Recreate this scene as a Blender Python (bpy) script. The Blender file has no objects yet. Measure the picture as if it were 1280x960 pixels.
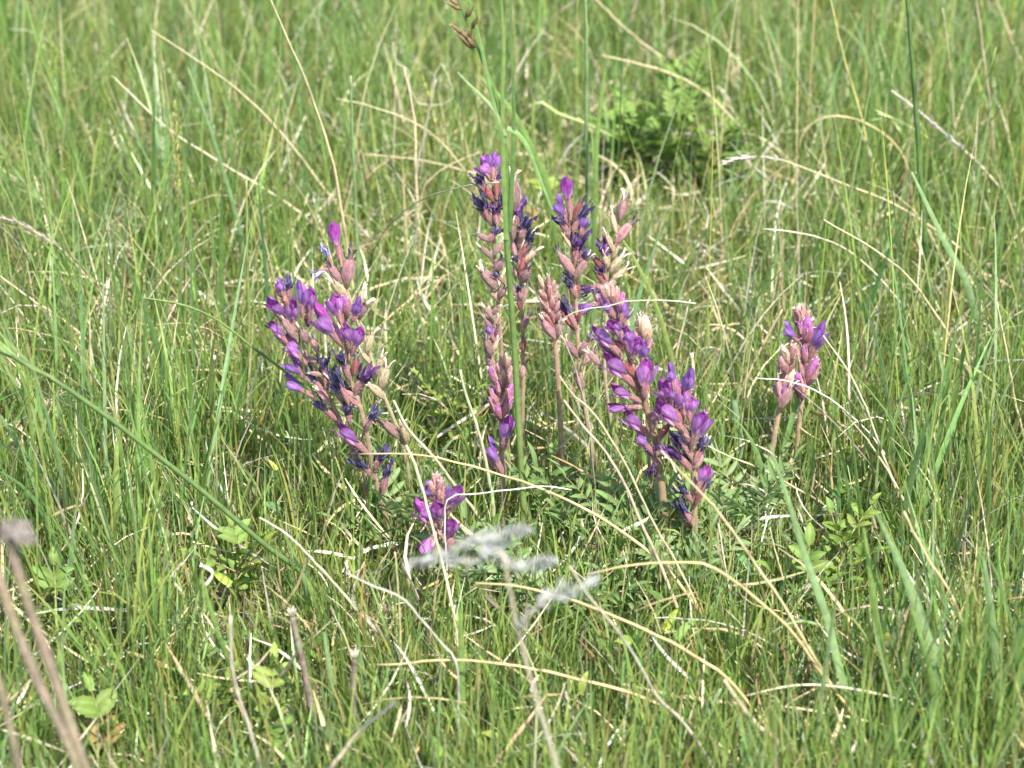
import bpy, math, random
import numpy as np
from mathutils import Vector, Matrix

# ------------------------------------------------------------------ camera, sky, sun, exposure
scene = bpy.context.scene
COL = scene.collection
HFOV = math.radians(26.0)
PITCH = math.radians(28.0)
DIST = 1.5
FOCUS = Vector((0.0, 0.0, 0.13))
cam_loc = FOCUS + Vector((0, -math.cos(PITCH), math.sin(PITCH))) * DIST
cam_d = bpy.data.cameras.new('camera')
cam = bpy.data.objects.new('camera', cam_d)
COL.objects.link(cam)
cam.location = cam_loc
cam.rotation_euler = (math.pi / 2 - PITCH, 0, 0)
cam_d.sensor_width = 36.0
cam_d.lens = 18.0 / math.tan(HFOV / 2)
cam_d.clip_start = 0.01
cam_d.clip_end = 2000.0
cam_d.dof.use_dof = True
cam_d.dof.focus_distance = DIST + 0.01
cam_d.dof.aperture_fstop = 8.0
scene.camera = cam

SUN_DIR = Vector((0.32, -0.58, 1.0)).normalized()
world = bpy.data.worlds.new('World')
scene.world = world
world.use_nodes = True
wn = world.node_tree.nodes
sky = wn.new('ShaderNodeTexSky')
sky.sky_type = 'NISHITA'
sky.sun_disc = False
sky.sun_elevation = math.asin(SUN_DIR.z)
sky.sun_rotation = math.atan2(SUN_DIR.x, SUN_DIR.y)
sky.dust_density = 1.2
wn['Background'].inputs['Strength'].default_value = 0.15
world.node_tree.links.new(sky.outputs[0], wn['Background'].inputs['Color'])

sun_d = bpy.data.lights.new('sun', 'SUN')
sun_d.energy = 4.8
sun_d.angle = math.radians(0.53)
sun_d.color = (1.0, 0.95, 0.88)
sun = bpy.data.objects.new('sun', sun_d)
COL.objects.link(sun)
sun.rotation_euler = SUN_DIR.to_track_quat('Z', 'Y').to_euler()
sun.location = SUN_DIR * 20

vs = scene.view_settings
vs.view_transform = 'Standard'
vs.look = 'None'
vs.gamma = 1.0
vs.exposure = 1.56
vs.use_curve_mapping = False
scene.cycles.max_bounces = 8
scene.cycles.diffuse_bounces = 6
scene.cycles.transmission_bounces = 5
scene.cycles.glossy_bounces = 2
scene.cycles.use_denoising = True

rnd = random.Random(11)
rng = np.random.default_rng(5)

# ------------------------------------------------------------------ picture pixel (1280 x 960) -> point at a real distance
_F = (1280 / 2) / math.tan(HFOV / 2)
_R = Vector((1, 0, 0))
_U = Vector((0, math.sin(PITCH), math.cos(PITCH)))
_D = Vector((0, math.cos(PITCH), -math.sin(PITCH)))


def ray(px, py):
    return (_D * _F + _R * (px - 640) + _U * (480 - py)) / _F


def at(px, py, Y):
    r = ray(px, py)
    return cam_loc + r * ((Y - cam_loc.y) / r.y)


def ground(px, py):
    r = ray(px, py)
    return cam_loc + r * (-cam_loc.z / r.z)


def px_size(p):
    """metres covered by one pixel at point p"""
    return (p - cam_loc).dot(_D) / _F


# ------------------------------------------------------------------ materials
def plant_mat(name, transl=0.3, rough=0.5, spec=0.35, var=0.25, sheen=0.0, scale=300.0, hue_var=0.0, tcol=(1.0, 1.25, 0.7), streak=None):
    m = bpy.data.materials.new(name)
    m.use_nodes = True
    nt = m.node_tree
    N, L = nt.nodes, nt.links
    bs = N['Principled BSDF']
    out = N['Material Output']
    at_ = N.new('ShaderNodeAttribute')
    at_.attribute_name = 'Col'
    tc = N.new('ShaderNodeTexCoord')
    no = N.new('ShaderNodeTexNoise')
    no.inputs['Scale'].default_value = scale
    no.inputs['Detail'].default_value = 3.0
    if streak:
        mp = N.new('ShaderNodeMapping')
        mp.inputs['Scale'].default_value = streak
        L.new(tc.outputs['Object'], mp.inputs['Vector'])
        L.new(mp.outputs[0], no.inputs['Vector'])
    else:
        L.new(tc.outputs['Object'], no.inputs['Vector'])
    mr = N.new('ShaderNodeMapRange')
    mr.inputs['From Min'].default_value = 0.25
    mr.inputs['From Max'].default_value = 0.75
    mr.inputs['To Min'].default_value = 1.0 - var
    mr.inputs['To Max'].default_value = 1.0 + var
    L.new(no.outputs[0], mr.inputs['Value'])
    mul = N.new('ShaderNodeVectorMath')
    mul.operation = 'SCALE'
    L.new(at_.outputs['Color'], mul.inputs[0])
    L.new(mr.outputs[0], mul.inputs['Scale'])
    col = mul.outputs[0]
    if hue_var:
        oi = N.new('ShaderNodeObjectInfo')
        hs = N.new('ShaderNodeHueSaturation')
        m2 = N.new('ShaderNodeMapRange')
        m2.inputs['To Min'].default_value = 0.5 - hue_var
        m2.inputs['To Max'].default_value = 0.5 + hue_var
        L.new(oi.outputs['Random'], m2.inputs['Value'])
        L.new(m2.outputs[0], hs.inputs['Hue'])
        L.new(col, hs.inputs['Color'])
        col = hs.outputs[0]
    L.new(col, bs.inputs['Base Color'])
    bs.inputs['Roughness'].default_value = rough
    bs.inputs['Specular IOR Level'].default_value = spec
    if sheen:
        bs.inputs['Sheen Weight'].default_value = sheen
        bs.inputs['Sheen Roughness'].default_value = 0.4
    if transl:
        tr = N.new('ShaderNodeBsdfTranslucent')
        tm = N.new('ShaderNodeVectorMath')
        tm.operation = 'MULTIPLY'
        tm.inputs[1].default_value = tcol
        L.new(col, tm.inputs[0])
        L.new(tm.outputs[0], tr.inputs['Color'])
        mx = N.new('ShaderNodeMixShader')
        mx.inputs[0].default_value = transl
        L.new(bs.outputs[0], mx.inputs[1])
        L.new(tr.outputs[0], mx.inputs[2])
        L.new(mx.outputs[0], out.inputs['Surface'])
    return m


M_GRASS = plant_mat('grass_blade', 0.44, 0.40, 0.5, 0.22, scale=220)
M_DRY = plant_mat('dry_straw', 0.15, 0.5, 0.4, 0.25, scale=260, tcol=(1.1, 1.0, 0.75))
M_LEAF = plant_mat('broad_leaf', 0.30, 0.6, 0.25, 0.4, scale=420)
M_PETAL = plant_mat('petal', 0.36, 0.5, 0.35, 0.55, sheen=0.1, scale=1.0, streak=(26, 26, 3.5), hue_var=0.018, tcol=(1.25, 0.8, 1.15))
M_CALYX = plant_mat('calyx', 0.10, 0.65, 0.2, 0.5, sheen=0.15, scale=1.0, streak=(22, 22, 7), tcol=(1.2, 0.9, 0.9))
M_STEM = plant_mat('hairy_stem', 0.0, 0.6, 0.25, 0.3, sheen=0.3, scale=240)
M_WOOD = plant_mat('weathered_stalk', 0.0, 0.75, 0.2, 0.4, scale=350)
M_FUZZ = plant_mat('silky_fuzz', 0.4, 0.55, 0.3, 0.15, scale=120, tcol=(1.0, 1.0, 1.0))


def soil_mat():
    m = bpy.data.materials.new('soil')
    m.use_nodes = True
    nt = m.node_tree
    N, L = nt.nodes, nt.links
    bs = N['Principled BSDF']
    tc = N.new('ShaderNodeTexCoord')
    n1 = N.new('ShaderNodeTexNoise')
    n1.inputs['Scale'].default_value = 90
    n1.inputs['Detail'].default_value = 8
    n2 = N.new('ShaderNodeTexNoise')
    n2.inputs['Scale'].default_value = 0.35
    n2.inputs['Detail'].default_value = 6
    L.new(tc.outputs['Object'], n1.inputs['Vector'])
    L.new(tc.outputs['Object'], n2.inputs['Vector'])
    r1 = N.new('ShaderNodeValToRGB')
    e = r1.color_ramp.elements
    e[0].position, e[0].color = 0.32, (0.06, 0.048, 0.03, 1)
    e[1].position, e[1].color = 0.68, (0.27, 0.22, 0.14, 1)
    L.new(n1.outputs[0], r1.inputs[0])
    r2 = N.new('ShaderNodeValToRGB')
    e = r2.color_ramp.elements
    e[0].position, e[0].color = 0.35, (0.07, 0.11, 0.03, 1)
    e[1].position, e[1].color = 0.7, (0.13, 0.17, 0.05, 1)
    L.new(n2.outputs[0], r2.inputs[0])
    # beyond the blades that are modelled the turf itself is green
    ln = N.new('ShaderNodeVectorMath')
    ln.operation = 'LENGTH'
    L.new(tc.outputs['Object'], ln.inputs[0])
    mr = N.new('ShaderNodeMapRange')
    mr.inputs['From Min'].default_value = 4.0
    mr.inputs['From Max'].default_value = 9.0
    L.new(ln.outputs['Value'], mr.inputs['Value'])
    mx = N.new('ShaderNodeMix')
    mx.data_type = 'RGBA'
    L.new(mr.outputs[0], mx.inputs[0])
    L.new(r1.outputs[0], mx.inputs[6])
    L.new(r2.outputs[0], mx.inputs[7])
    L.new(mx.outputs[2], bs.inputs['Base Color'])
    bs.inputs['Roughness'].default_value = 0.95
    bp = N.new('ShaderNodeBump')
    bp.inputs['Strength'].default_value = 0.6
    bp.inputs['Distance'].default_value = 0.01
    L.new(n1.outputs[0], bp.inputs['Height'])
    L.new(bp.outputs[0], bs.inputs['Normal'])
    return m


M_SOIL = soil_mat()


# ------------------------------------------------------------------ mesh helpers
def mesh_np(name, verts, quads, cols, mat, tris=None, smooth=True):
    """verts (n,3), quads (m,4), cols (n,3) -> mesh with a point colour 'Col'"""
    me = bpy.data.meshes.new(name)
    verts = np.asarray(verts, np.float32)
    nq = 0 if quads is None else len(quads)
    nt_ = 0 if tris is None else len(tris)
    me.vertices.add(len(verts))
    me.vertices.foreach_set('co', verts.ravel())
    idx = []
    if nq:
        idx.append(np.asarray(quads, np.int32).ravel())
    if nt_:
        idx.append(np.asarray(tris, np.int32).ravel())
    idx = np.concatenate(idx)
    me.loops.add(len(idx))
    me.loops.foreach_set('vertex_index', idx)
    tot = np.concatenate([np.full(nq, 4, np.int32), np.full(nt_, 3, np.int32)])
    st = np.concatenate([[0], np.cumsum(tot)[:-1]]).astype(np.int32)
    me.polygons.add(nq + nt_)
    me.polygons.foreach_set('loop_start', st)
    me.polygons.foreach_set('loop_total', tot)
    me.polygons.foreach_set('use_smooth', np.full(nq + nt_, smooth, bool))
    a = me.attributes.new('Col', 'FLOAT_COLOR', 'POINT')
    c4 = np.ones((len(verts), 4), np.float32)
    c4[:, :3] = np.clip(np.asarray(cols, np.float32), 0, 1)
    a.data.foreach_set('color', c4.ravel())
    me.materials.append(mat)
    me.update(calc_edges=True)
    return me


class MB:
    """collects small pieces that belong to ONE part"""

    def __init__(self):
        self.v, self.q, self.t, self.c = [], [], [], []

    def grid(self, pts, cols):
        """pts[rows][cols] sheet"""
        b = len(self.v)
        R, C = len(pts), len(pts[0])
        for i in range(R):
            for j in range(C):
                self.v.append(tuple(pts[i][j]))
                self.c.append(tuple(cols[i][j]))
        for i in range(R - 1):
            for j in range(C - 1):
                self.q.append((b + i * C + j, b + i * C + j + 1, b + (i + 1) * C + j + 1, b + (i + 1) * C + j))

    def tri(self, a, b_, c, col):
        n = len(self.v)
        self.v += [tuple(a), tuple(b_), tuple(c)]
        self.c += [tuple(col)] * 3
        self.t.append((n, n + 1, n + 2))

    def tube(self, pts, rad, cols, sides=6, cap=True):
        b = len(self.v)
        n = len(pts)
        pts = [Vector(p) for p in pts]
        ref = Vector((0.31, 0.9, 0.2))
        for i in range(n):
            d = (pts[min(i + 1, n - 1)] - pts[max(i - 1, 0)])
            d = d.normalized() if d.length > 1e-9 else Vector((0, 0, 1))
            e1 = d.cross(ref)
            if e1.length < 1e-3:
                e1 = d.cross(Vector((1, 0, 0)))
            e1.normalize()
            e2 = d.cross(e1)
            for k in range(sides):
                a = 2 * math.pi * k / sides
                self.v.append(tuple(pts[i] + (e1 * math.cos(a) + e2 * math.sin(a)) * rad[i]))
                self.c.append(tuple(cols[i]))
        for i in range(n - 1):
            for k in range(sides):
                k2 = (k + 1) % sides
                self.q.append((b + i * sides + k, b + i * sides + k2, b + (i + 1) * sides + k2, b + (i + 1) * sides + k))
        if cap:
            for end, rev in ((0, True), (n - 1, False)):
                m = len(self.v)
                self.v.append(tuple(pts[end]))
                self.c.append(tuple(cols[end]))
                for k in range(sides):
                    f = (m, b + end * sides + k, b + end * sides + (k + 1) % sides)
                    self.t.append(f[::-1] if rev else f)

    def mesh(self, name, mat):
        return mesh_np(name, self.v, self.q if self.q else None, self.c, mat, self.t if self.t else None)


def link(name, me, parent=None):
    o = bpy.data.objects.new(name, me)
    COL.objects.link(o)
    o.parent = parent
    return o


def tag(o, label=None, cat=None, group=None, kind=None):
    if label:
        o['label'] = label
    if cat:
        o['category'] = cat
    if group:
        o['group'] = group
    if kind:
        o['kind'] = kind
    return o


def smooth_line(pts, n):
    """Catmull-Rom through pts (Vectors), n samples evenly along"""
    P = [Vector(p) for p in pts]
    P = [P[0] * 2 - P[1]] + P + [P[-1] * 2 - P[-2]]
    out = []
    for i in range(1, len(P) - 2):
        p0, p1, p2, p3 = P[i - 1], P[i], P[i + 1], P[i + 2]
        for k in range(12):
            t = k / 12
            out.append(0.5 * ((2 * p1) + (p2 - p0) * t + (2 * p0 - 5 * p1 + 4 * p2 - p3) * t * t + (3 * p1 - p0 - 3 * p2 + p3) * t ** 3))
    out.append(P[-2].copy())
    d = [0.0]
    for a, b in zip(out, out[1:]):
        d.append(d[-1] + (b - a).length)
    res = []
    j = 0
    for k in range(n):
        s = d[-1] * k / (n - 1)
        while j < len(d) - 2 and d[j + 1] < s:
            j += 1
        f = (s - d[j]) / max(1e-9, d[j + 1] - d[j])
        res.append(out[j].lerp(out[j + 1], min(1, max(0, f))))
    return res


def lerp3(a, b, t):
    return tuple(a[i] + (b[i] - a[i]) * t for i in range(3))


def jit(c, a=0.12):
    f = 1 + rnd.uniform(-a, a)
    return tuple(max(0.0, x * f * (1 + rnd.uniform(-a, a) * 0.4)) for x in c)


# ------------------------------------------------------------------ the ground, one sheet to the horizon
def build_ground():
    xs = np.concatenate([-np.geomspace(600, 2.2, 14), np.linspace(-2, 2, 81), np.geomspace(2.2, 600, 14)])
    X, Y = np.meshgrid(xs, xs + 0.4)
    near = np.exp(-((X / 2.5) ** 2 + ((Y - 0.4) / 2.5) ** 2))
    Z = (np.sin(X * 9 + 1.3 * np.sin(Y * 7)) * 0.004 + np.sin(Y * 13 + X * 4) * 0.003) * near - 0.004
    n = len(xs)
    V = np.stack([X.ravel(), Y.ravel(), Z.ravel()], 1)
    i, j = np.meshgrid(np.arange(n - 1), np.arange(n - 1), indexing='ij')
    a = (i * n + j).ravel()
    Q = np.stack([a, a + 1, a + n + 1, a + n], 1)
    o = link('ground', mesh_np('ground', V, Q, np.full((len(V), 3), 0.1), M_SOIL))
    tag(o, 'dark soil under the meadow grass', kind='structure')


build_ground()


# ------------------------------------------------------------------ grass that nobody could count
def vnoise(x, y, seed):
    r = np.random.default_rng(seed)
    s = np.zeros_like(x)
    for k in range(7):
        a = r.uniform(0, 2 * math.pi)
        f = r.uniform(0.6, 1.6)
        s += np.sin((x * math.cos(a) + y * math.sin(a)) * f + r.uniform(0, 6.28))
    return s / 3.5


def ribbons(root, az, th0, th1, L, W, cb, cm, ct, S=5, psi=None, dpsi=None, daz=None, p=1.6, fold=0.0, tipw=0.04, wtop=0.55):
    N = len(root)
    t = np.linspace(0, 1, S + 1)
    if psi is None:
        psi = rng.uniform(-1.2, 1.2, N)
    if dpsi is None:
        dpsi = rng.normal(0, 0.6, N)
    if daz is None:
        daz = rng.normal(0, 0.25, N)
    th = th0[:, None] + (th1 - th0)[:, None] * t[None] ** p
    A = az[:, None] + daz[:, None] * t[None]
    D = np.stack([np.sin(th) * np.cos(A), np.sin(th) * np.sin(A), np.cos(th)], -1)
    P = np.zeros((N, S + 1, 3))
    P[:, 0] = root
    seg = (L / S)[:, None]
    for i in range(S):
        P[:, i + 1] = P[:, i] + 0.5 * (D[:, i] + D[:, i + 1]) * seg
    perp = np.stack([-np.sin(A), np.cos(A), np.zeros_like(A)], -1)
    nrm = np.cross(D, perp)
    ps = psi[:, None] + dpsi[:, None] * t[None]
    wv = perp * np.cos(ps)[..., None] + nrm * np.sin(ps)[..., None]
    wn_ = np.cross(D, wv)
    prof = (0.7 + 0.3 * np.minimum(t / 0.3, 1)) * np.where(t < wtop, 1.0, np.maximum(tipw, 1 - ((t - wtop) / (1 - wtop)) ** 1.6))
    hw = 0.5 * W[:, None] * prof[None]
    P[..., 2] = np.maximum(P[..., 2], 0.001)
    cols_u = []
    if fold:
        a = P - wv * hw[..., None] + wn_ * (hw * fold)[..., None]
        c = P + wv * hw[..., None] + wn_ * (hw * fold)[..., None]
        V = np.stack([a, P, c], 2)
        K = 3
    else:
        V = np.stack([P - wv * hw[..., None], P + wv * hw[..., None]], 2)
        K = 2
    tt = t[None, :, None]
    C = np.where(tt < 0.35, cb[:, None] + (cm - cb)[:, None] * (tt / 0.35), cm[:, None] + (ct - cm)[:, None] * np.maximum(0, (tt - 0.6) / 0.4) ** 1.3)
    C = np.repeat(C[:, :, None, :], K, 2)
    base = (np.arange(N) * (S + 1) * K)[:, None, None]
    r = (np.arange(S) * K)[None, :, None]
    k = np.arange(K - 1)[None, None, :]
    i0 = base + r + k
    Q = np.stack([i0, i0 + 1, i0 + K + 1, i0 + K], -1).reshape(-1, 4)
    return V.reshape(-1, 3), Q, C.reshape(-1, 3)


def merge(parts):
    V, Q, C, off = [], [], [], 0
    for v, q, c in parts:
        V.append(v); Q.append(q + off); C.append(c)
        off += len(v)
    return np.concatenate(V), np.concatenate(Q), np.concatenate(C)


def palette(N, cols, weights, var=0.18):
    cols = np.array(cols)
    w = np.array(weights, float)
    i = rng.choice(len(cols), N, p=w / w.sum())
    c = cols[i] * (1 + rng.normal(0, var, (N, 1))) * (1 + rng.normal(0, 0.06, (N, 3)))
    return np.clip(c, 0.005, 0.8), i


GREENS = [(0.140, 0.226, 0.052), (0.186, 0.266, 0.066), (0.162, 0.244, 0.098), (0.234, 0.276, 0.066), (0.112, 0.185, 0.046), (0.25, 0.205, 0.06)]
STRAWS = [(0.40, 0.33, 0.19), (0.44, 0.40, 0.29), (0.32, 0.25, 0.13), (0.28, 0.25, 0.20), (0.24, 0.16, 0.07)]


def clump(n, x0, x1, y0, y1, sd, per):
    """roots gathered in tufts"""
    k = max(1, n // per)
    cx = rng.uniform(x0, x1, k)
    cy = rng.uniform(y0, y1, k)
    i = rng.integers(0, k, n)
    return cx[i] + rng.normal(0, sd, n), cy[i] + rng.normal(0, sd, n), i, k


CLEAR = [(ground(x, y).x, ground(x, y).y, r, k) for x, y, r, k in [
    (835, 255, .11, .6), (790, 250, .10, .6), (890, 262, .09, .65), (852, 215, .10, .65), (768, 240, .07, .65), (912, 258, .07, .65),
    (72, 840, .05, .45), (302, 775, .045, .5), (338, 950, .04, .5), (1048, 775, .055, .45), (132, 985, .04, .5), (556, 590, .045, .55),
    (505, 715, .05, .85), (590, 790, .05, .85), (690, 705, .055, .85), (785, 735, .055, .85), (915, 720, .06, .85), (850, 785, .05, .85), (960, 660, .04, .85), (680, 810, .05, .85), (978, 655, .07, .5), (985, 690, .06, .6)]]


def crowd(x, y, L):
    f = np.ones_like(L)
    for cx, cy, r, k in CLEAR:
        d = np.sqrt((x - cx) ** 2 + ((y - cy + r * .4) * .7) ** 2)
        f = np.minimum(f, np.where(d < r, k + (1 - k) * (d / r) ** 3, 1))
    return L * f


def build_grass():
    # --- fine low grass, unique blades over everything the camera sees and a margin around it
    def fine(n, x0, x1, y0, y1, lmin, lmax, wmin, wmax, S=5):
        x, y, ci, k = clump(n, x0, x1, y0, y1, 0.011, 9)
        root = np.stack([x, y, np.full(n, -0.002)], 1)
        patch = vnoise(x * 5, y * 5, 3)
        patch2 = vnoise(x * 9, y * 9, 8)
        taz = rng.uniform(0, 2 * math.pi, k)[ci]
        az = taz + rng.normal(0, 1.1, n)
        th0 = np.abs(rng.normal(0.10, 0.15, n))
        th1 = th0 + np.abs(rng.normal(0.30, 0.38, n))
        L = rng.uniform(lmin, lmax, n) * (1 + 0.2 * patch) * np.clip(0.97 - 0.08 * y, 0.8, 1.0) * rng.choice([0.6, 1.0, 1.25], n, p=[0.35, 0.45, 0.2])
        cor = (x > -0.20) & (x < 0.20) & (y > -0.32) & (y < 0.05)
        L = np.where(cor, np.minimum(L, rng.uniform(0.04, 0.105, n)), L)
        L = crowd(x, y, L)
        W = rng.uniform(wmin, wmax, n)
        cm, gi = palette(n, GREENS, [4, 4, 3, 2.6, 2, 0.8])
        yel = np.clip(patch2 * 0.5, 0, 1)[:, None]
        cm = cm * (1 - 0.5 * yel) + np.array((0.23, 0.245, 0.07)) * 0.5 * yel
        cb = cm * 0.6 + np.array((0.30, 0.27, 0.14)) * 0.4 * rng.uniform(0, 1, (n, 1))
        ct = cm * rng.uniform(0.85, 1.2, (n, 1))
        dead = rng.random(n) < 0.15
        ct[dead] = np.array((0.42, 0.31, 0.13)) * rng.uniform(0.6, 1.2, (dead.sum(), 1))
        dry = rng.random(n) < 0.05
        dc, _ = palette(dry.sum(), STRAWS, [3, 2, 2, 1, 1])
        cb[dry] = dc; cm[dry] = dc; ct[dry] = dc
        return ribbons(root, az, th0, th1, L, W, cb, cm, ct, S)

    v, q, c = fine(135000, -1.12, 1.12, -0.62, 1.75, 0.045, 0.155, 0.0008, 0.0020, 4)
    # a short dense bottom layer where the camera looks down into the sward, and a thicker stand further back
    v2 = fine(34000, -0.62, 0.62, -0.62, 0.25, 0.035, 0.110, 0.0008, 0.0020, 4)
    v3 = fine(44000, -0.95, 0.95, 0.35, 1.75, 0.05, 0.12, 0.0010, 0.0022, 4)
    v, q, c = merge([(v, q, c), v2, v3])
    o = link('fine_grass', mesh_np('fine_grass', v, q, c, M_GRASS))
    tag(o, 'short fine green meadow grass covering the ground', 'grass', kind='stuff')

    # --- broader blue-green blades standing through it
    def broad(n, x0, x1, y0, y1, k1=1.0):
        x, y, ci, k = clump(n, x0, x1, y0, y1, 0.022, 4)
        root = np.stack([x, y, np.full(n, -0.002)], 1)
        az = rng.uniform(0, 2 * math.pi, k)[ci] + rng.normal(0, 0.9, n)
        th0 = np.abs(rng.normal(0.10, 0.12, n))
        th1 = th0 + np.abs(rng.normal(0.28, 0.36, n))
        L = rng.uniform(0.10, 0.24, n)
        cor = (x > -0.22) & (x < 0.17) & (y > -0.6) & (y < 0.10)
        L = np.where(cor, L * 0.45, L)
        near = (y < -0.15) & (np.abs(x) < 0.5)
        L = np.where(near, L * 0.75, L)
        L = crowd(x, y, L)
        W = rng.uniform(0.0020, 0.0042, n) * k1
        cm, _ = palette(n, [(0.165, 0.245, 0.095), (0.210, 0.290, 0.140), (0.145, 0.228, 0.060), (0.215, 0.280, 0.085)], [4, 3, 3, 2], 0.14)
        cb = cm * 0.85 + np.array((0.03, 0.03, 0.0))
        ct = cm * rng.uniform(0.9, 1.15, (n, 1))
        dead = rng.random(n) < 0.22
        ct[dead] = np.array((0.46, 0.38, 0.20)) * rng.uniform(0.7, 1.2, (dead.sum(), 1))
        return ribbons(root, az, th0, th1, L, W, cb, cm, ct, 8, fold=0.35, dpsi=rng.normal(0, 0.9, n), wtop=0.45)

    v, q, c = merge([broad(1700, -1.15, 1.15, -0.55, 1.8), broad(150, 0.17, 0.50, -0.36, 0.12), broad(90, -0.5, -0.2, -0.30, 0.12)])
    o = link('wheatgrass', mesh_np('wheatgrass', v, q, c, M_GRASS))
    tag(o, 'taller blue-green grass blades standing all over the meadow', 'grass', kind='stuff')

    # --- thin wiry green stems
    n = 2200
    x = rng.uniform(-1.1, 1.1, n); y = rng.uniform(-0.5, 1.75, n)
    root = np.stack([x, y, np.zeros(n)], 1)
    L = rng.uniform(0.14, 0.30, n)
    cor = (x > -0.26) & (x < 0.28) & (y > -0.6) & (y < 0.10)
    L = np.where(cor, L * 0.33, np.where(y < -0.15, L * 0.6, L))
    cm, _ = palette(n, GREENS[:4] + [STRAWS[0]], [3, 3, 2, 3, 1.6])
    th0 = np.abs(rng.normal(0.08, 0.12, n))
    v, q, c = ribbons(root, rng.uniform(0, 6.28, n), th0, th0 + np.abs(rng.normal(0.15, 0.3, n)), L, rng.uniform(0.0009, 0.0017, n), cm, cm, cm * 1.05, 7)
    o = link('wiry_grass', mesh_np('wiry_grass', v, q, c, M_GRASS))
    tag(o, 'thin wiry green and straw coloured grass stems among the blades', 'grass', kind='stuff')

    # --- dead straw: lying, leaning and curled bits low in the sward
    n = 40000
    x = rng.uniform(-1.15, 1.15, n); y = rng.uniform(-0.62, 1.75, n)
    patch = vnoise(x * 6, y * 6, 21)
    keep = patch + rng.normal(0, 0.5, n) > -0.35
    x, y = x[keep], y[keep]; n = len(x)
    z = rng.uniform(0.0, 0.045, n)
    root = np.stack([x, y, z], 1)
    th0 = rng.uniform(0.7, 1.75, n)
    th1 = th0 + rng.normal(0.1, 0.5, n)
    L = rng.uniform(0.018, 0.075, n)
    W = rng.uniform(0.0008, 0.0026, n)
    cm, _ = palette(n, STRAWS + [(0.44, 0.41, 0.32)], [3, 3, 2, 2, 1, 1.8])
    v, q, c = ribbons(root, rng.uniform(0, 6.28, n), th0, th1, L, W, cm, cm, cm, 4, daz=rng.normal(0, 0.8, n), tipw=0.3)
    n2 = 6600
    x = rng.uniform(-1.1, 1.1, n2); y = rng.uniform(-0.5, 1.75, n2)
    root = np.stack([x, y, rng.uniform(0, 0.01, n2)], 1)
    th0 = np.abs(rng.normal(0.35, 0.3, n2))
    L = rng.uniform(0.06, 0.17, n2)
    cor = (x > -0.26) & (x < 0.28) & (y > -0.6) & (y < 0.10)
    L = np.where(cor, L * 0.5, L)
    cm, _ = palette(n2, STRAWS + [(0.50, 0.45, 0.33)], [4, 3, 2, 1, 0.7, 2])
    p2 = ribbons(root, rng.uniform(0, 6.28, n2), th0, th0 + np.abs(rng.normal(0.5, 0.6, n2)), crowd(x, y, L), rng.uniform(0.0007, 0.0017, n2), cm, cm, cm * 1.05, 6, tipw=0.25)
    v, q, c = merge([(v, q, c), p2])
    o = link('dry_thatch', mesh_np('dry_thatch', v, q, c, M_DRY))
    tag(o, 'pale dead straw and litter lying low among the grass', 'straw', kind='stuff')

    # --- small round and lance shaped herb leaves low in the grass
    n = 3600
    x = rng.uniform(-1.1, 1.1, n); y = rng.uniform(-0.6, 1.6, n)
    patch = vnoise(x * 4 + 3, y * 4, 33)
    keep = patch + rng.normal(0, 0.35, n) > 0.1
    x, y = x[keep], y[keep]; n = len(x)
    root = np.stack([x, y, rng.uniform(0.005, 0.05, n)], 1)
    th0 = rng.uniform(0.4, 1.3, n)
    cm, _ = palette(n, [(0.10, 0.19, 0.04), (0.17, 0.25, 0.05), (0.26, 0.30, 0.05), (0.13, 0.21, 0.09)], [3, 3, 2, 3])
    v, q, c = ribbons(root, rng.uniform(0, 6.28, n), th0, th0 + 0.5, rng.uniform(0.010, 0.024, n), rng.uniform(0.004, 0.008, n), cm, cm, cm, 4, fold=0.3, wtop=0.35)
    o = link('ground_herbs', mesh_np('ground_herbs', v, q, c, M_LEAF))
    tag(o, 'small green herb leaves scattered low among the grass', 'herbs', kind='stuff')

    # --- the meadow going on around and beyond
    parts = []
    n = 40000
    x = rng.uniform(-5, 5, n); y = rng.uniform(-2.2, 8, n)
    keep = ~((np.abs(x) < 1.12) & (y > -0.6) & (y < 1.72)) & ((y > -0.75) | (np.abs(x) > 1.2))
    x, y = x[keep], y[keep]; n = len(x)
    cm, _ = palette(n, GREENS[:4] + [STRAWS[0]], [4, 4, 3, 3, 1.5])
    th0 = np.abs(rng.normal(0.12, 0.15, n))
    parts.append(ribbons(np.stack([x, y, np.zeros(n)], 1), rng.uniform(0, 6.28, n), th0, th0 + np.abs(rng.normal(0.4, 0.4, n)),
                         rng.uniform(0.08, 0.24, n), rng.uniform(0.0025, 0.007, n), cm * 0.9, cm, cm * 1.1, 3))
    n = 40000
    r = np.sqrt(rng.uniform(25, 900, n)); a = rng.uniform(0, 2 * math.pi, n)
    x, y = r * np.cos(a), r * np.sin(a) + 1.0
    cm, _ = palette(n, GREENS[:4] + [STRAWS[0]], [4, 4, 3, 3, 1.5])
    th0 = np.abs(rng.normal(0.12, 0.15, n))
    parts.append(ribbons(np.stack([x, y, np.zeros(n)], 1), rng.uniform(0, 6.28, n), th0, th0 + 0.4,
                         rng.uniform(0.15, 0.32, n), rng.uniform(0.01, 0.035, n), cm * 0.9, cm, cm * 1.1, 3))
    v, q, c = merge(parts)
    o = link('meadow_grass', mesh_np('meadow_grass', v, q, c, M_GRASS))
    tag(o, 'green meadow grass stretching away behind and around the flowers', 'grass', kind='stuff')


build_grass()


# ------------------------------------------------------------------ flowers of the locoweed
VIO_DK, VIO, VIO_LT = (0.120, 0.020, 0.130), (0.265, 0.072, 0.285), (0.46, 0.250, 0.52)
MAG = (0.275, 0.038, 0.245)
PALE = (0.52, 0.36, 0.48)
CAL = (0.255, 0.128, 0.136)


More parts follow.
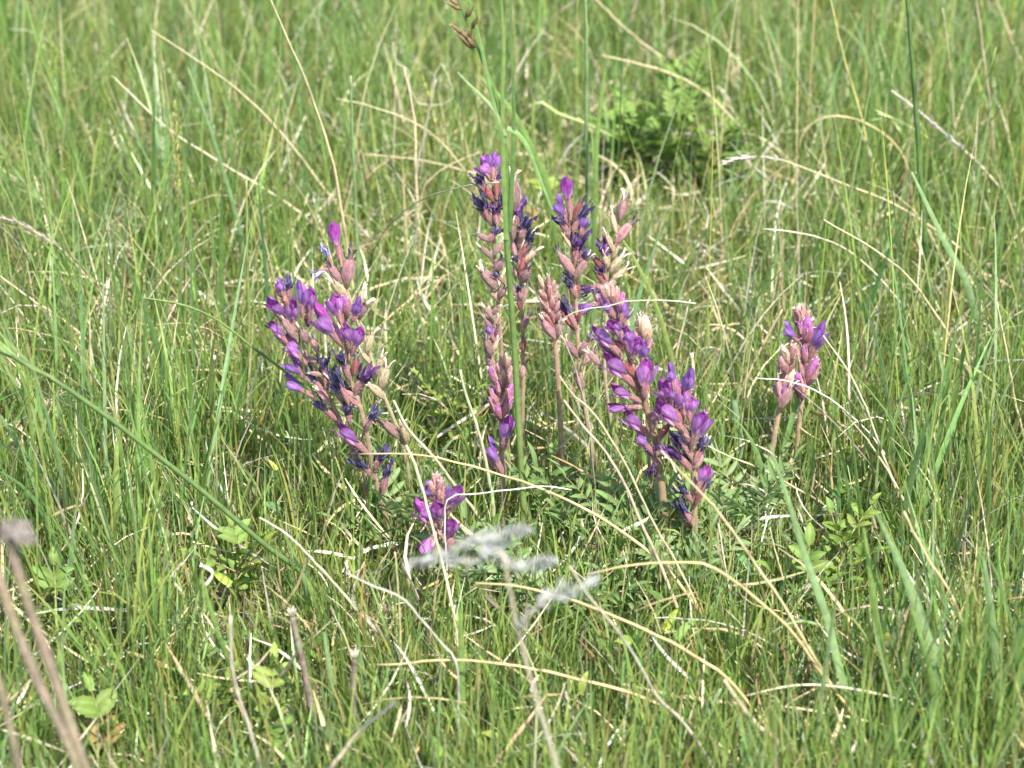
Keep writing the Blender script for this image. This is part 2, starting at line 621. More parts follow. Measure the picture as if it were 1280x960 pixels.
def fbm(a, b, s):
    return math.sin(a * 3.1 + s) * 0.5 + math.sin(b * 4.7 + s * 1.7 + a) * 0.3 + math.sin(a * 8.3 - b * 6.1 + s * 2.3) * 0.2


def calyx_mesh(seed, length, rad, col, tip=(0.30, 0.10, 0.10), teeth=True, mouth=0.8, infl=1.0):
    r = random.Random(seed)
    mb = MB()
    S = 9
    prof = [(0.0, 0.22), (0.08, 0.42), (0.22, 0.78), (0.45, 1.0 * infl), (0.68, 1.0 * infl), (0.86, 0.88), (1.0, mouth)]
    pts, cols = [], []
    for z, w in prof:
        row, rc = [], []
        for k in range(S + 1):
            a = 2 * math.pi * k / S
            kk = k % S
            rr = rad * w * (1 + 0.07 * fbm(kk, z * 5, seed))
            row.append((math.cos(a) * rr, math.sin(a) * rr + 0.04 * length * math.sin(z * 3), z * length))
            f = 0.5 + 0.5 * fbm(kk * 0.7, z * 4, seed + 3)
            c = lerp3(lerp3(col, (0.26, 0.19, 0.11), 0.4 * (1 - z) ** 2), tip, 0.55 * z * f)
            stripe = 0.74 + 0.42 * (kk % 2)
            rc.append(tuple(x * stripe for x in c))
        pts.append(row)
        cols.append(rc)
    mb.grid(pts, cols)
    if teeth:
        for k in range(5):
            a = 2 * math.pi * (k + 0.2) / 5
            w = 0.42
            R = rad * mouth
            p0 = (math.cos(a - w) * R, math.sin(a - w) * R, length * 0.985)
            p1 = (math.cos(a + w) * R, math.sin(a + w) * R, length * 0.985)
            p2 = (math.cos(a) * R * 1.35, math.sin(a) * R * 1.35, length * (1.22 + 0.12 * r.random()))
            mb.tri(p0, p1, p2, lerp3(col, tip, 0.6))
    # short pale hairs
    for k in range(80):
        z = r.uniform(0.06, 1.0)
        a = r.uniform(0, 6.283)
        w = rad * (0.55 + 0.45 * math.sin(min(z * 1.4, 1.0) * 1.57))
        b = Vector((math.cos(a) * w, math.sin(a) * w, z * length))
        d = Vector((math.cos(a + r.uniform(-.5, .5)), math.sin(a + r.uniform(-.5, .5)), r.uniform(0.2, 1.2))).normalized() * r.uniform(0.04, 0.085)
        s = Vector((-math.sin(a), math.cos(a), 0)) * 0.007
        mb.tri(b - s, b + s, b + d, (0.56, 0.42, 0.40))
    # bract at the foot
    mb.tri((-0.05, -rad * 0.5, -0.03), (0.05, -rad * 0.5, -0.03), (0.0, -rad * 1.5, 0.24), (0.33, 0.22, 0.13))
    return mb.mesh('calyx', M_CALYX)


def banner_mesh(seed, wide=1.0, dark=VIO_DK, mid=VIO, edge=MAG, pale=PALE, back=0.20, wrinkle=0.045, hood=1.0):
    mb = MB()
    R, C = 9, 8
    pts, cols = [], []
    for i in range(R + 1):
        v = i / R
        w = (0.05 + 0.16 * min(1, v / 0.6) ** 0.8) if v < 0.62 else 0.21 * math.sqrt(max(0.0, 1 - ((v - 0.62) / 0.385) ** 2))
        w *= wide
        row, rc = [], []
        for j in range(C + 1):
            u = -1 + 2 * j / C
            n = fbm(u * 2 + seed, v * 5, seed)
            x = u * w * (1 - 0.12 * v)
            y = 0.06 + back * v ** 1.7 + 0.13 * hood * wide * abs(u) ** 1.6 * (0.3 + v) - 0.05 * (1 - abs(u)) * v + wrinkle * n
            z = 0.36 + 0.62 * v - 0.05 * u * u * v
            row.append((x + wrinkle * .6 * fbm(v * 6, u * 3 + seed, seed), y, z + wrinkle * n))
            f = max(0, 1 - v / 0.5) * (1 - 0.5 * abs(u))
            c = lerp3(mid, edge, max(0, v - 0.45) * 1.4)
            c = lerp3(c, dark, min(.9, max(0.0, 0.75 * abs(u) ** 2 * v + 0.25 * n)))
            c = lerp3(c, pale, min(1, f * 1.2))
            if j % 2 == 0 and 0.2 < v < 0.9:
                c = lerp3(c, dark, 0.55)
            rc.append(c)
        pts.append(row)
        cols.append(rc)
    mb.grid(pts, cols)
    return mb.mesh('banner_petal', M_PETAL)


def wing_mesh(seed, side, dark=VIO_DK, mid=VIO, light=VIO_LT, spread=1.0):
    mb = MB()
    R, C = 8, 5
    pts, cols = [], []
    for i in range(R + 1):
        v = i / R
        w = 0.04 + 0.125 * math.sin(math.pi * min(1.0, v * 0.93) ** 1.25) ** 0.8
        if i == R:
            w = 0.015
        row, rc = [], []
        for j in range(C + 1):
            u = -1 + 2 * j / C
            n = fbm(u + seed, v * 4, seed * 1.3)
            # a cupped blade that flares out to its own side and forwards
            x = side * (0.045 + 0.11 * spread * math.sin(v * 1.7) + 0.075 * u * spread) + 0.006 * n
            y = -0.015 - 0.10 * v + 0.085 * u * (0.35 + 0.65 * v) * w / 0.12 - 0.05 * (1 - u * u) * math.sin(v * 3)
            x += side * 0.4 * u * w
            z = 0.36 + 0.53 * v + 0.02 * u * v
            row.append((x, y, z))
            c = lerp3(mid, light, 0.65 * math.sin(v * 2.6) * (1 - 0.5 * abs(u)))
            c = lerp3(c, dark, 0.5 * max(0, v - 0.75) * 2 + 0.15 * abs(u))
            c = lerp3(c, PALE, 0.8 * max(0, 0.3 - v) * 3)
            rc.append(c)
        pts.append(row)
        cols.append(rc)
    mb.grid(pts, cols)
    return mb.mesh('wing_petal', M_PETAL)


def keel_mesh(seed):
    mb = MB()
    pts, cols = [], []
    for i in range(7):
        v = i / 6
        w = 0.055 * math.sin(math.pi * min(1, 0.12 + v * 0.86)) + 0.004
        row, rc = [], []
        for j in range(7):
            a = -0.4 + (math.pi + 0.8) * j / 6
            row.append((math.cos(a) * w, -0.05 - 0.03 * v - math.sin(a) * w * 1.3, 0.38 + 0.36 * v))
            rc.append(lerp3(PALE, MAG, min(1, v * 1.3)))
        pts.append(row)
        cols.append(rc)
    mb.grid(pts, cols)
    return mb.mesh('keel_petal', M_PETAL)


def wilt_mesh(seed, dark=(0.014, 0.010, 0.036), mid=(0.060, 0.044, 0.135), light=(0.26, 0.22, 0.40), slim=1.0):
    """petals collapsed into a crumpled dark twist"""
    r = random.Random(seed)
    mb = MB()
    S = 9
    pts, cols = [], []
    bx, by = r.uniform(-.08, .08), r.uniform(-.04, .12)
    for i in range(9):
        v = i / 8
        w = (0.075 + 0.055 * math.sin(math.pi * min(1, v * 1.05)) - 0.05 * v) * slim if i < 8 else 0.02
        row, rc = [], []
        for k in range(S + 1):
            kk = k % S
            a = 2 * math.pi * kk / S
            n = fbm(kk * 1.9 + seed, v * 9, seed) + r.uniform(-.35, .35)
            rr = w * (1 + 0.55 * n)
            row.append((math.cos(a) * rr * 1.15 + bx * v * v, math.sin(a) * rr * 0.85 + by * v * v, 0.37 + 0.46 * v + 0.03 * n))
            c = lerp3(dark, mid, 0.5 + 0.5 * n)
            if n > 0.35:
                c = lerp3(c, light, (n - 0.35) * 1.6)
            rc.append(c)
        pts.append(row)
        cols.append(rc)
    mb.grid(pts, cols)
    for s in range(6):                       # loose shrivelled flaps
        a0 = r.uniform(0, 6.28)
        pts, cols = [], []
        for i in range(5):
            v = i / 4
            row, rc = [], []
            for j in range(3):
                u = j - 1
                a = a0 + u * (0.45 - 0.25 * v) + 0.5 * v * (r.random() - .5)
                rr = (0.07 + 0.22 * v * r.uniform(0.5, 1.25)) * slim
                row.append((math.cos(a) * rr, math.sin(a) * rr, 0.42 + r.uniform(.30, .62) * v))
                rc.append(lerp3(dark, lerp3(mid, light, 0.5 * v), r.random()))
            pts.append(row)
            cols.append(rc)
        mb.grid(pts, cols)
    return mb.mesh('withered_petals', M_PETAL)


def tip_mesh(seed, col, col2):
    """thin withered thread of petals left on a spent calyx"""
    r = random.Random(seed)
    mb = MB()
    for k in range(3):
        a = r.uniform(0, 6.28)
        p = [(0, 0, 0.68), (math.cos(a) * .06, math.sin(a) * .06, 0.92), (math.cos(a) * .14, math.sin(a) * .14, 1.06 + r.random() * .12), (math.cos(a) * .28, math.sin(a) * .22, 1.12 + r.random() * .22)]
        pts = smooth_line(p, 7)
        cs = [lerp3(col, col2, min(1, i / 5)) for i in range(7)]
        rr = r.uniform(0.035, 0.06)
        mb.tube(pts, [rr, rr * 1.15, rr, rr * .9, rr * 0.8, rr * .6, rr * 0.35], cs, 5)
    return mb.mesh('withered_tip', M_PETAL)


def bud_mesh(seed, col, tipc):
    mb = MB()
    r = random.Random(seed)
    S = 8
    prof = [(0, .25), (.12, .55), (.3, .9), (.5, 1.0), (.66, .86), (.8, .62), (.93, .36), (1.0, .06)]
    pts, cols = [], []
    for z, w in prof:
        row, rc = [], []
        for k in range(S + 1):
            kk = k % S
            a = 2 * math.pi * kk / S
            rr = 0.20 * w * (1 + .08 * fbm(kk, z * 5, seed))
            row.append((math.cos(a) * rr, math.sin(a) * rr, z))
            c = lerp3(col, tipc, min(1, max(0, (z - .5) * 2.2)))
            rc.append(tuple(x * (0.85 + 0.22 * (kk % 2)) for x in c))
        pts.append(row)
        cols.append(rc)
    mb.grid(pts, cols)
    for k in range(50):
        z = r.uniform(0.1, .95)
        a = r.uniform(0, 6.283)
        w = 0.2 * (1 - abs(z - .45) * 1.2)
        b = Vector((math.cos(a) * w, math.sin(a) * w, z))
        d = Vector((math.cos(a), math.sin(a), r.uniform(.3, 1.6))).normalized() * r.uniform(.07, .15)
        s = Vector((-math.sin(a), math.cos(a), 0)) * .011
        mb.tri(b - s, b + s, b + d, (0.70, 0.55, 0.50))
    for k in range(4):                       # pointed hairy bracts and calyx teeth
        a = r.uniform(0, 6.283)
        w = 0.2
        p0 = (math.cos(a - .35) * w, math.sin(a - .35) * w, .42)
        p1 = (math.cos(a + .35) * w, math.sin(a + .35) * w, .42)
        mb.tri(p0, p1, (math.cos(a) * w * .9, math.sin(a) * w * .9, 1.0 + r.random() * .15), lerp3(col, (0.5, 0.3, 0.24), .5))
    return mb.mesh('bud', M_CALYX)


NV = 4
CALYX_F = [calyx_mesh(10 + i, 0.46, 0.105, jit(CAL, .15)) for i in range(NV)]
CALYX_S = [calyx_mesh(30 + i, 0.84, 0.19, jit((0.29, 0.162, 0.162), .22), tip=(0.21, 0.10, 0.11), mouth=0.55, infl=1.04) for i in range(NV)]
CALYX_D = [calyx_mesh(40 + i, 0.84, 0.18, jit((0.23, 0.065, 0.065), .18), tip=(0.12, 0.04, 0.05), mouth=0.55) for i in range(3)]
CALYX_T = [calyx_mesh(50 + i, 0.84, 0.175, jit((0.33, 0.25, 0.155), .16), tip=(0.37, 0.26, 0.20), mouth=0.6) for i in range(3)]
BANNER = [banner_mesh(i * 1.7 + 1, 1.0 + 0.1 * (i % 3), hood=(-0.4 if i % 3 else 0.9), back=(0.10 if i % 3 else 0.2)) for i in range(6)]
BANNER_OPEN = [banner_mesh(i * 2.1 + 5, 1.02, edge=(0.20, 0.014, 0.19), mid=(0.28, 0.06, 0.29), back=0.05) for i in range(2)]
BANNER_M = [banner_mesh(i * 1.3 + 9, 0.62, dark=(0.075, 0.022, 0.14), mid=(0.18, 0.060, 0.26), edge=(0.25, 0.09, 0.31), wrinkle=0.035) for i in range(NV)]
WING_L = [wing_mesh(i * 1.9 + 2, -1) for i in range(NV)]
WING_R = [wing_mesh(i * 1.9 + 3, 1) for i in range(NV)]
WING_ML = [wing_mesh(i + 12, -1, dark=(0.07, 0.022, 0.14), mid=(0.17, 0.06, 0.26), light=(0.33, 0.19, 0.43), spread=0.6) for i in range(2)]
WING_MR = [wing_mesh(i + 14, 1, dark=(0.07, 0.022, 0.14), mid=(0.17, 0.06, 0.26), light=(0.33, 0.19, 0.43), spread=0.6) for i in range(2)]
KEEL = [keel_mesh(i) for i in range(2)]
WILT = [wilt_mesh(60 + i, slim=.85) for i in range(6)]
WILT_V = [wilt_mesh(70 + i, dark=(0.032, 0.010, 0.065), mid=(0.10, 0.030, 0.155), light=(0.28, 0.13, 0.36)) for i in range(3)]
WILT_P = [wilt_mesh(80 + i, dark=(0.16, 0.16, 0.40), mid=(0.28, 0.28, 0.56), light=(0.62, 0.60, 0.76), slim=.9) for i in range(2)]
TIP_DARK = [tip_mesh(90 + i, (0.62, 0.52, 0.46), (0.03, 0.025, 0.05)) for i in range(3)]
TIP_CREAM = [tip_mesh(95 + i, (0.62, 0.50, 0.42), (0.74, 0.68, 0.52)) for i in range(3)]
BUD = [bud_mesh(100 + i, jit((0.25, 0.11, 0.108), .18), (0.36, 0.19, 0.19)) for i in range(3)]
BUD_V = [bud_mesh(110 + i, jit((0.25, 0.10, 0.115), .18), (0.25, 0.075, 0.27)) for i in range(3)]
BUD_T = [bud_mesh(120 + i, jit((0.34, 0.22, 0.14), .12), (0.50, 0.40, 0.28)) for i in range(2)]
BUD_B = [bud_mesh(130 + i, jit((0.19, 0.085, 0.075), .25), (0.33, 0.19, 0.165)) for i in range(3)]


def floret(spike, root, b, t, Y, typ, k):
    r = random.Random(k * 7919 + int(b[0] * 13 + t[1]))
    pb = at(b[0], b[1], Y + r.uniform(-0.006, -0.001))
    lift = {'f': 0.42, 'b': 0.1, 'm': 0.3, 'w': 0.25}.get(typ, 0.2)
    pt = at(t[0], t[1], Y + r.uniform(-0.006, 0.0))
    ln = (pt - pb).length
    d = (pt - pb).normalized()
    tow = -_D
    d = (d + tow * r.uniform(0.0, lift)).normalized()
    if typ in 'fbmwp' or typ == 'v':
        ln = max(ln * 1.06, 0.0125)
    else:
        ln = max(ln * 1.06, 0.008)
    up = Vector((0, 0.75, 0.75)) + Vector((r.uniform(-.4, .4), 0, 0))
    ad = up - d * up.dot(d)
    if ad.length < 0.1:
        ad = Vector((1, 0, 0)) - d * d.x
    ad.normalize()
    xx = ad.cross(d).normalized()
    M = Matrix((xx, ad, d)).transposed().to_4x4()
    sx = r.uniform(.68, 1.02)
    if typ in 'fbmw':                       # slimmer calyx where a floret is drawn out long
        sx = min(1.15, max(0.74, 0.021 / ln)) * r.uniform(.88, 1.1)
    M = Matrix.Translation(pb - root) @ M @ Matrix.Diagonal((ln * sx, ln * sx, ln, 1))
    ch = lambda L: L[r.randrange(len(L))]
    kids = []
    if typ == 'f':
        o = link('flower', ch(CALYX_F), spike)
        kids = [('banner_petal', ch(BANNER)), ('wing_petal', ch(WING_L)), ('wing_petal', ch(WING_R)), ('keel_petal', ch(KEEL))]
    elif typ == 'b':
        o = link('flower', ch(CALYX_F), spike)
        kids = [('banner_petal', ch(BANNER_OPEN))]
    elif typ == 'm':
        o = link('flower', ch(CALYX_F), spike)
        kids = [('banner_petal', ch(BANNER_M)), ('wing_petal', ch(WING_ML)), ('wing_petal', ch(WING_MR))]
    elif typ in 'wvp':
        o = link('faded_flower', ch(CALYX_F), spike)
        kids = [('withered_petals', ch({'w': WILT, 'v': WILT_V, 'p': WILT_P}[typ]))]
    elif typ == 's':
        o = link('spent_flower', ch(CALYX_S), spike)
        kids = [('withered_tip', ch(TIP_DARK if r.random() < .5 else TIP_CREAM))]
    elif typ == 'd':
        o = link('spent_flower', ch(CALYX_D), spike)
        kids = [('withered_tip', ch(TIP_DARK))]
    elif typ == 't':
        o = link('spent_flower', ch(CALYX_T), spike)
        kids = [('withered_tip', ch(TIP_CREAM))]
    else:
        o = link('bud', ch({'u': BUD, 'x': BUD_V, 'y': BUD_T, 'j': BUD_B}[typ]), spike)
    o.matrix_basis = M
    for nm, me in kids:
        c = link(nm, me, o)
        if nm.endswith('petal'):
            c.rotation_euler = (r.uniform(-.08, .08), r.uniform(-.06, .06), r.uniform(-.12, .12))


def flower_spike(label, Y, axis, florets, w0=9.0, w1=4.0, col=(0.30, 0.20, 0.12)):
    """axis: pixels from tip to root; the last one is moved down to the ground in the plane Y"""
    pts = [at(x, y, Y) for x, y in axis]
    root = pts[-1].copy()
    if root.z > 0.0:                          # carry the stem down to the soil
        step = (pts[-1] - pts[-2])
        root = pts[-1] + step * (root.z / max(1e-6, -step.z))
        pts.append(root)
    root = Vector((root.x, root.y, 0.0))
    pts[-1] = root - Vector((0, 0, .004))
    e = bpy.data.objects.new('flower_spike', None)
    COL.objects.link(e)
    e.location = root
    e.empty_display_size = 0.02
    tag(e, label, 'flower', 'locoweed flower spikes')
    line = smooth_line(pts[::-1], 30)
    ps = px_size(pts[0])
    mb = MB()
    n = len(line)
    rad = [0.5 * ps * (w0 + (w1 - w0) * i / (n - 1)) * (1 + 0.05 * math.sin(i * 2.1)) for i in range(n)]
    rad[-1] *= .5
    cs = []
    for i in range(n):
        f = i / (n - 1)
        c = tuple(x * .72 for x in lerp3((0.22, 0.20, 0.09), col, min(1, f * 1.8)))
        cs.append(jit(lerp3(c, (0.26, 0.13, 0.11), max(0, f - .6) * 1.0), .1))
    rel = [p - root for p in line]
    mb.tube(rel, rad, cs, 8)
    for k in range(260):
        i = rnd.uniform(0, n - 2)
        a = int(i)
        p = rel[a].lerp(rel[a + 1], i - a)
        d = (rel[a + 1] - rel[a]).normalized()
        s = Vector((rnd.uniform(-1, 1), rnd.uniform(-1, 1), rnd.uniform(-1, 1)))
        s = (s - d * s.dot(d)).normalized()
        b = p + s * rad[a] * .95
        q = d * 0.00012
        mb.tri(b - q, b + q, b + (s + d * rnd.uniform(-.2, .9)) * rnd.uniform(0.0008, 0.0018), (0.62, 0.55, 0.47))
    link('stem', mb.mesh('stem', M_STEM), e)
    r = random.Random(int(axis[0][0]))
    for k, f in enumerate(florets):
        floret(e, root, (f[0], f[1]), (f[2], f[3]), Y, f[4], k)
        if f[4] in 'fmwv' and r.random() < .75:      # the far side of the spike carries flowers too
            dx, dy = r.uniform(-7, 7), r.uniform(-6, 8)
            floret(e, root, (f[0] + dx * .4, f[1] + dy), (f[0] + (f[2] - f[0]) * r.uniform(.1, .8) + dx, f[1] + (f[3] - f[1]) * r.uniform(.6, .9) + dy), Y + .009, r.choice('mxssu' if f[4] in 'fm' else 'wsds'), k + 50)
    return e


# ---- the left plant
flower_spike('purple flower spike leaning furthest left, its left side full of fresh violet flowers', 0.0,
    [(350, 362), (365, 400), (385, 445), (405, 485), (425, 525), (450, 590), (478, 690)], [
    (357, 374, 346, 350, 'm'), (360, 374, 362, 345, 'w'), (353, 372, 344, 357, 'u'), (358, 384, 356, 362, 'j'),
    (360, 404, 333, 370, 'f'), (367, 412, 366, 375, 'f'), (378, 398, 376, 353, 'm'), (386, 402, 389, 360, 'f'),
    (362, 432, 337, 402, 'f'), (384, 456, 354, 424, 'f'), (388, 478, 355, 449, 'm'), (394, 497, 354, 475, 'm'),
    (398, 442, 389, 421, 's'), (402, 454, 378, 446, 's'), (407, 482, 404, 436, 'w'), (408, 494, 380, 458, 'w'),
    (421, 526, 389, 495, 'w'), (385, 430, 374, 408, 's'), (372, 425, 352, 395, 's'), (403, 470, 386, 466, 's'),
    (412, 505, 396, 486, 's')], 7, 4)
flower_spike('purple flower spike upright behind the leftmost one, dark faded flowers down its stem', -0.01,
    [(431, 372), (432, 400), (433, 440), (440, 480), (449, 506), (459, 545), (466, 590), (481, 640), (494, 700)], [
    (428, 408, 417, 366, 'f'), (440, 404, 450, 374, 'm'), (438, 440, 428, 402, 'f'), (440, 444, 451, 407, 'f'),
    (428, 432, 388, 385, 'f'), (434, 398, 431, 370, 'x'), (438, 477, 420, 434, 'w'), (437, 505, 414, 458, 'w'),
    (449, 509, 412, 476, 'w'), (443, 492, 464, 454, 'v'), (437, 530, 433, 503, 'w'), (457, 536, 473, 507, 'w'),
    (460, 568, 417, 529, 'f'), (470, 601, 441, 567, 'w'), (467, 589, 484, 557, 'w'), (478, 616, 487, 575, 'w'),
    (446, 498, 430, 488, 's'), (430, 460, 424, 440, 's'), (436, 450, 446, 430, 's'), (455, 565, 440, 566, 's'),
    (442, 470, 446, 446, 'd')], 8, 4.5)
flower_spike('mostly spent flower spike with one violet flower at its top, behind the left flowers', 0.035,
    [(420, 300), (427, 335), (436, 370), (455, 420), (476, 485), (500, 545), (512, 600), (522, 660)], [
    (427, 331, 417, 280, 'b'), (415, 331, 404, 306, 'p'), (414, 333, 392, 346, 'p'), (427, 353, 410, 330, 's'),
    (432, 358, 438, 318, 's'), (428, 332, 424, 312, 'd'), (434, 376, 413, 349, 't'), (448, 386, 454, 360, 't'),
    (458, 441, 467, 415, 't'), (464, 456, 451, 440, 't'), (476, 486, 485, 456, 't'), (481, 499, 460, 480, 't'),
    (501, 549, 477, 526, 's'), (508, 554, 502, 527, 't'), (446, 400, 458, 378, 's'), (470, 470, 478, 444, 't'),
    (456, 418, 446, 400, 't')], 6, 3.5, (0.36, 0.28, 0.16))
flower_spike('short violet flower spike with a reddish bud tip just above the white plume', -0.085,
    [(546, 602), (547, 630), (552, 665), (560, 705), (570, 770)], [
    (546, 622, 537, 600, 'u'), (547, 622, 546, 589, 'u'), (548, 622, 552, 597, 'u'), (545, 630, 535, 611, 'u'),
    (549, 616, 541, 593, 'u'), (549, 630, 551, 606, 'u'), (546, 634, 544, 606, 'x'), (551, 632, 556, 601, 'm'),
    (542, 627, 529, 608, 'm'), (556, 647, 575, 607, 'f'), (550, 660, 546, 622, 'f'), (541, 658, 517, 631, 'f'),
    (546, 660, 532, 634, 'm'), (562, 682, 567, 643, 'f'), (549, 662, 532, 689, 'f'), (554, 674, 543, 652, 's'),
    (558, 690, 568, 668, 's')], 7, 5)

# ---- the middle plants
flower_spike('tallest purple flower spike, left of the thick green grass stalk', 0.055,
    [(616, 205), (617, 255), (618, 320), (622, 370), (627, 440), (632, 520), (640, 640)], [
    (616, 224, 617, 191, 'm'), (617, 228, 598, 203, 'f'), (615, 232, 628, 215, 'v'), (612, 242, 593, 213, 'w'),
    (618, 252, 600, 232, 'd'), (621, 248, 620, 226, 'd'), (614, 280, 593, 239, 'w'), (622, 284, 616, 248, 'v'),
    (620, 262, 630, 240, 'w'), (612, 278, 600, 262, 'd'), (610, 304, 626, 279, 'w'), (614, 302, 596, 293, 's'),
    (616, 324, 600, 308, 's'), (617, 320, 629, 302, 's'), (619, 342, 629, 321, 's'), (621, 362, 601, 336, 's'),
    (630, 354, 616, 338, 'w'), (623, 374, 633, 357, 's'), (624, 378, 612, 362, 't')], 7, 4)
flower_spike('purple flower spike with navy withered flowers, just right of the thick green stalk', 0.05,
    [(643, 250), (647, 300), (651, 350), (653, 400), (654, 470), (653, 540), (656, 640)], [
    (643, 264, 641, 221, 's'), (645, 284, 650, 246, 'v'), (641, 302, 641, 276, 's'), (648, 312, 656, 277, 'w'),
    (655, 317, 664, 284, 'w'), (650, 300, 662, 266, 'w'), (645, 324, 640, 300, 's'), (648, 332, 661, 307, 'd'), (655, 330, 671, 311, 't'),
    (652, 332, 639, 319, 'w'), (653, 354, 661, 331, 's'), (648, 350, 642, 331, 's'), (653, 380, 659, 357, 's'),
    (651, 374, 648, 358, 'w'), (647, 374, 640, 355, 's'), (652, 390, 647, 373, 'd'), (653, 414, 662, 390, 's'),
    (653, 440, 655, 423, 'd'), (652, 472, 656, 454, 's'), (650, 345, 656, 318, 'd')], 6.5, 4)
flower_spike('narrow withered pinkish spike standing behind the pink bud spike', 0.035,
    [(613, 388), (615, 430), (620, 490), (628, 560), (635, 640)], [
    (618, 400, 605, 383, 's'), (615, 394, 623, 382, 's'), (618, 427, 608, 405, 'm'), (618, 424, 622, 408, 'd'),
    (614, 447, 606, 420, 's'), (616, 440, 623, 424, 't'), (616, 462, 608, 440, 's'), (614, 412, 606, 396, 's'),
    (617, 410, 623, 396, 's'), (620, 478, 612, 460, 'j')], 6, 4)
flower_spike('pink bud spike with two violet flowers hanging low on its stem', 0.0,
    [(631, 450), (629, 480), (627, 520), (627, 560), (629, 610), (632, 690)], [
    (628, 464, 625, 444, 'u'), (632, 464, 638, 446, 'u'), (630, 472, 621, 454, 'u'), (634, 474, 641, 459, 'u'),
    (622, 484, 612, 457, 'x'), (632, 484, 639, 464, 'u'), (625, 497, 621, 475, 'x'), (624, 520, 611, 495, 'x'),
    (628, 522, 639, 496, 'x'), (626, 507, 635, 485, 'u'), (628, 486, 629, 462, 'u'), (622, 508, 614, 484, 'x'),
    (630, 510, 640, 480, 'x'), (626, 526, 620, 502, 'x'), (629, 562, 639, 518, 'f'), (629, 594, 608, 551, 'm'),
    (631, 458, 632, 440, 'y')], 8, 6)
flower_spike('dense brownish pink bud head on a stout stem in the middle of the group', 0.03,
    [(683, 352), (688, 390), (694, 430), (699, 500), (703, 590), (706, 660)], [
    (686, 368, 677, 350, 'j'), (686, 366, 685, 343, 'u'), (688, 370, 693, 352, 'j'), (684, 378, 674, 362, 'j'),
    (688, 380, 687, 356, 'u'), (691, 382, 697, 364, 'j'), (686, 390, 675, 374, 'u'), (690, 392, 690, 368, 'j'),
    (693, 394, 699, 376, 'u'), (688, 402, 677, 386, 'j'), (692, 404, 691, 380, 'x'), (694, 406, 700, 388, 'j'),
    (694, 424, 677, 397, 's'), (696, 422, 701, 402, 's'), (691, 412, 684, 394, 'd'), (694, 414, 694, 392, 'u'),
    (683, 366, 673, 344, 'y'), (690, 398, 684, 376, 'j')], 9, 6, (0.30, 0.20, 0.12))
flower_spike('tall spike topped by one upright magenta petal, pink calyxes below', 0.04,
    [(712, 262), (714, 300), (717, 345), (721, 400), (724, 460), (733, 520), (745, 590), (752, 650)], [
    (713, 273, 709, 222, 'b'), (712, 282, 688, 250, 'm'), (712, 293, 691, 267, 'w'), (714, 292, 735, 255, 'w'),
    (716, 276, 726, 250, 'd'), (725, 297, 736, 267, 'm'), (718, 332, 726, 286, 'v'), (714, 310, 705, 295, 't'),
    (719, 346, 697, 315, 's'), (718, 350, 735, 321, 's'), (724, 330, 735, 311, 'w'), (720, 372, 703, 341, 'w'),
    (721, 410, 698, 371, 'w'), (722, 404, 727, 386, 'd'), (722, 447, 705, 423, 's'), (725, 445, 737, 423, 's'),
    (729, 456, 743, 437, 's'), (728, 489, 721, 467, 's'), (713, 298, 700, 276, 's'), (716, 318, 726, 304, 'd')], 7, 4.5, (0.36, 0.24, 0.15))
flower_spike('faded spike of cream and pale pink calyxes with dark violet flowers on its left', 0.075,
    [(777, 255), (771, 290), (765, 330), (759, 380), (756, 430), (757, 480), (769, 556), (782, 650)], [
    (774, 277, 781, 246, 's'), (770, 292, 764, 265, 't'), (769, 305, 791, 276, 's'), (766, 314, 757, 291, 't'),
    (765, 324, 773, 300, 't'), (762, 342, 779, 319, 't'), (760, 337, 754, 316, 't'), (762, 354, 784, 335, 't'),
    (758, 334, 754, 299, 'v'), (760, 352, 748, 328, 'v'), (758, 356, 744, 340, 'd'), (756, 354, 724, 366, 'v'),
    (758, 348, 747, 368, 'w'), (758, 374, 720, 390, 'm'), (768, 310, 776, 288, 't'), (759, 366, 770, 346, 't'),
    (757, 380, 766, 362, 't'), (756, 340, 741, 320, 'd'), (757, 386, 742, 364, 's')], 6, 3.5, (0.38, 0.30, 0.18))

# ---- the right hand pair and what stands behind it
flower_spike('full violet flower spike on a thick brown stem, leaning left of its right hand neighbour', -0.035,
    [(764, 368), (775, 410), (790, 455), (805, 500), (820, 555), (828, 620), (836, 715)], [
    (762, 380, 751, 358, 'u'), (766, 380, 762, 354, 'u'), (770, 382, 771, 358, 'u'), (760, 387, 749, 370, 'x'),
    (773, 390, 779, 365, 'x'), (764, 376, 757, 356, 'y'), (776, 404, 778, 375, 'm'), (779, 408, 787, 384, 'm'), (769, 397, 750, 375, 'm'),
    (776, 424, 759, 396, 'f'), (779, 448, 740, 409, 'f'), (786, 442, 780, 408, 'f'), (795, 484, 747, 443, 'f'),
    (750, 457, 735, 440, 's'), (806, 500, 810, 448, 'f'), (803, 457, 803, 429, 'm'), (802, 503, 759, 482, 'f'),
    (804, 509, 759, 510, 'f'), (813, 547, 776, 513, 'f'), (818, 568, 792, 542, 'm'), (821, 582, 810, 553, 'v'),
    (820, 568, 814, 596, 'v'), (815, 538, 823, 504, 's'), (822, 552, 837, 529, 'd'), (783, 432, 768, 412, 's'),
    (790, 452, 798, 420, 'f'), (797, 474, 776, 450, 'd'), (800, 490, 782, 470, 'd'), (784, 440, 766, 424, 'd')], 13, 6, (0.30, 0.19, 0.11))
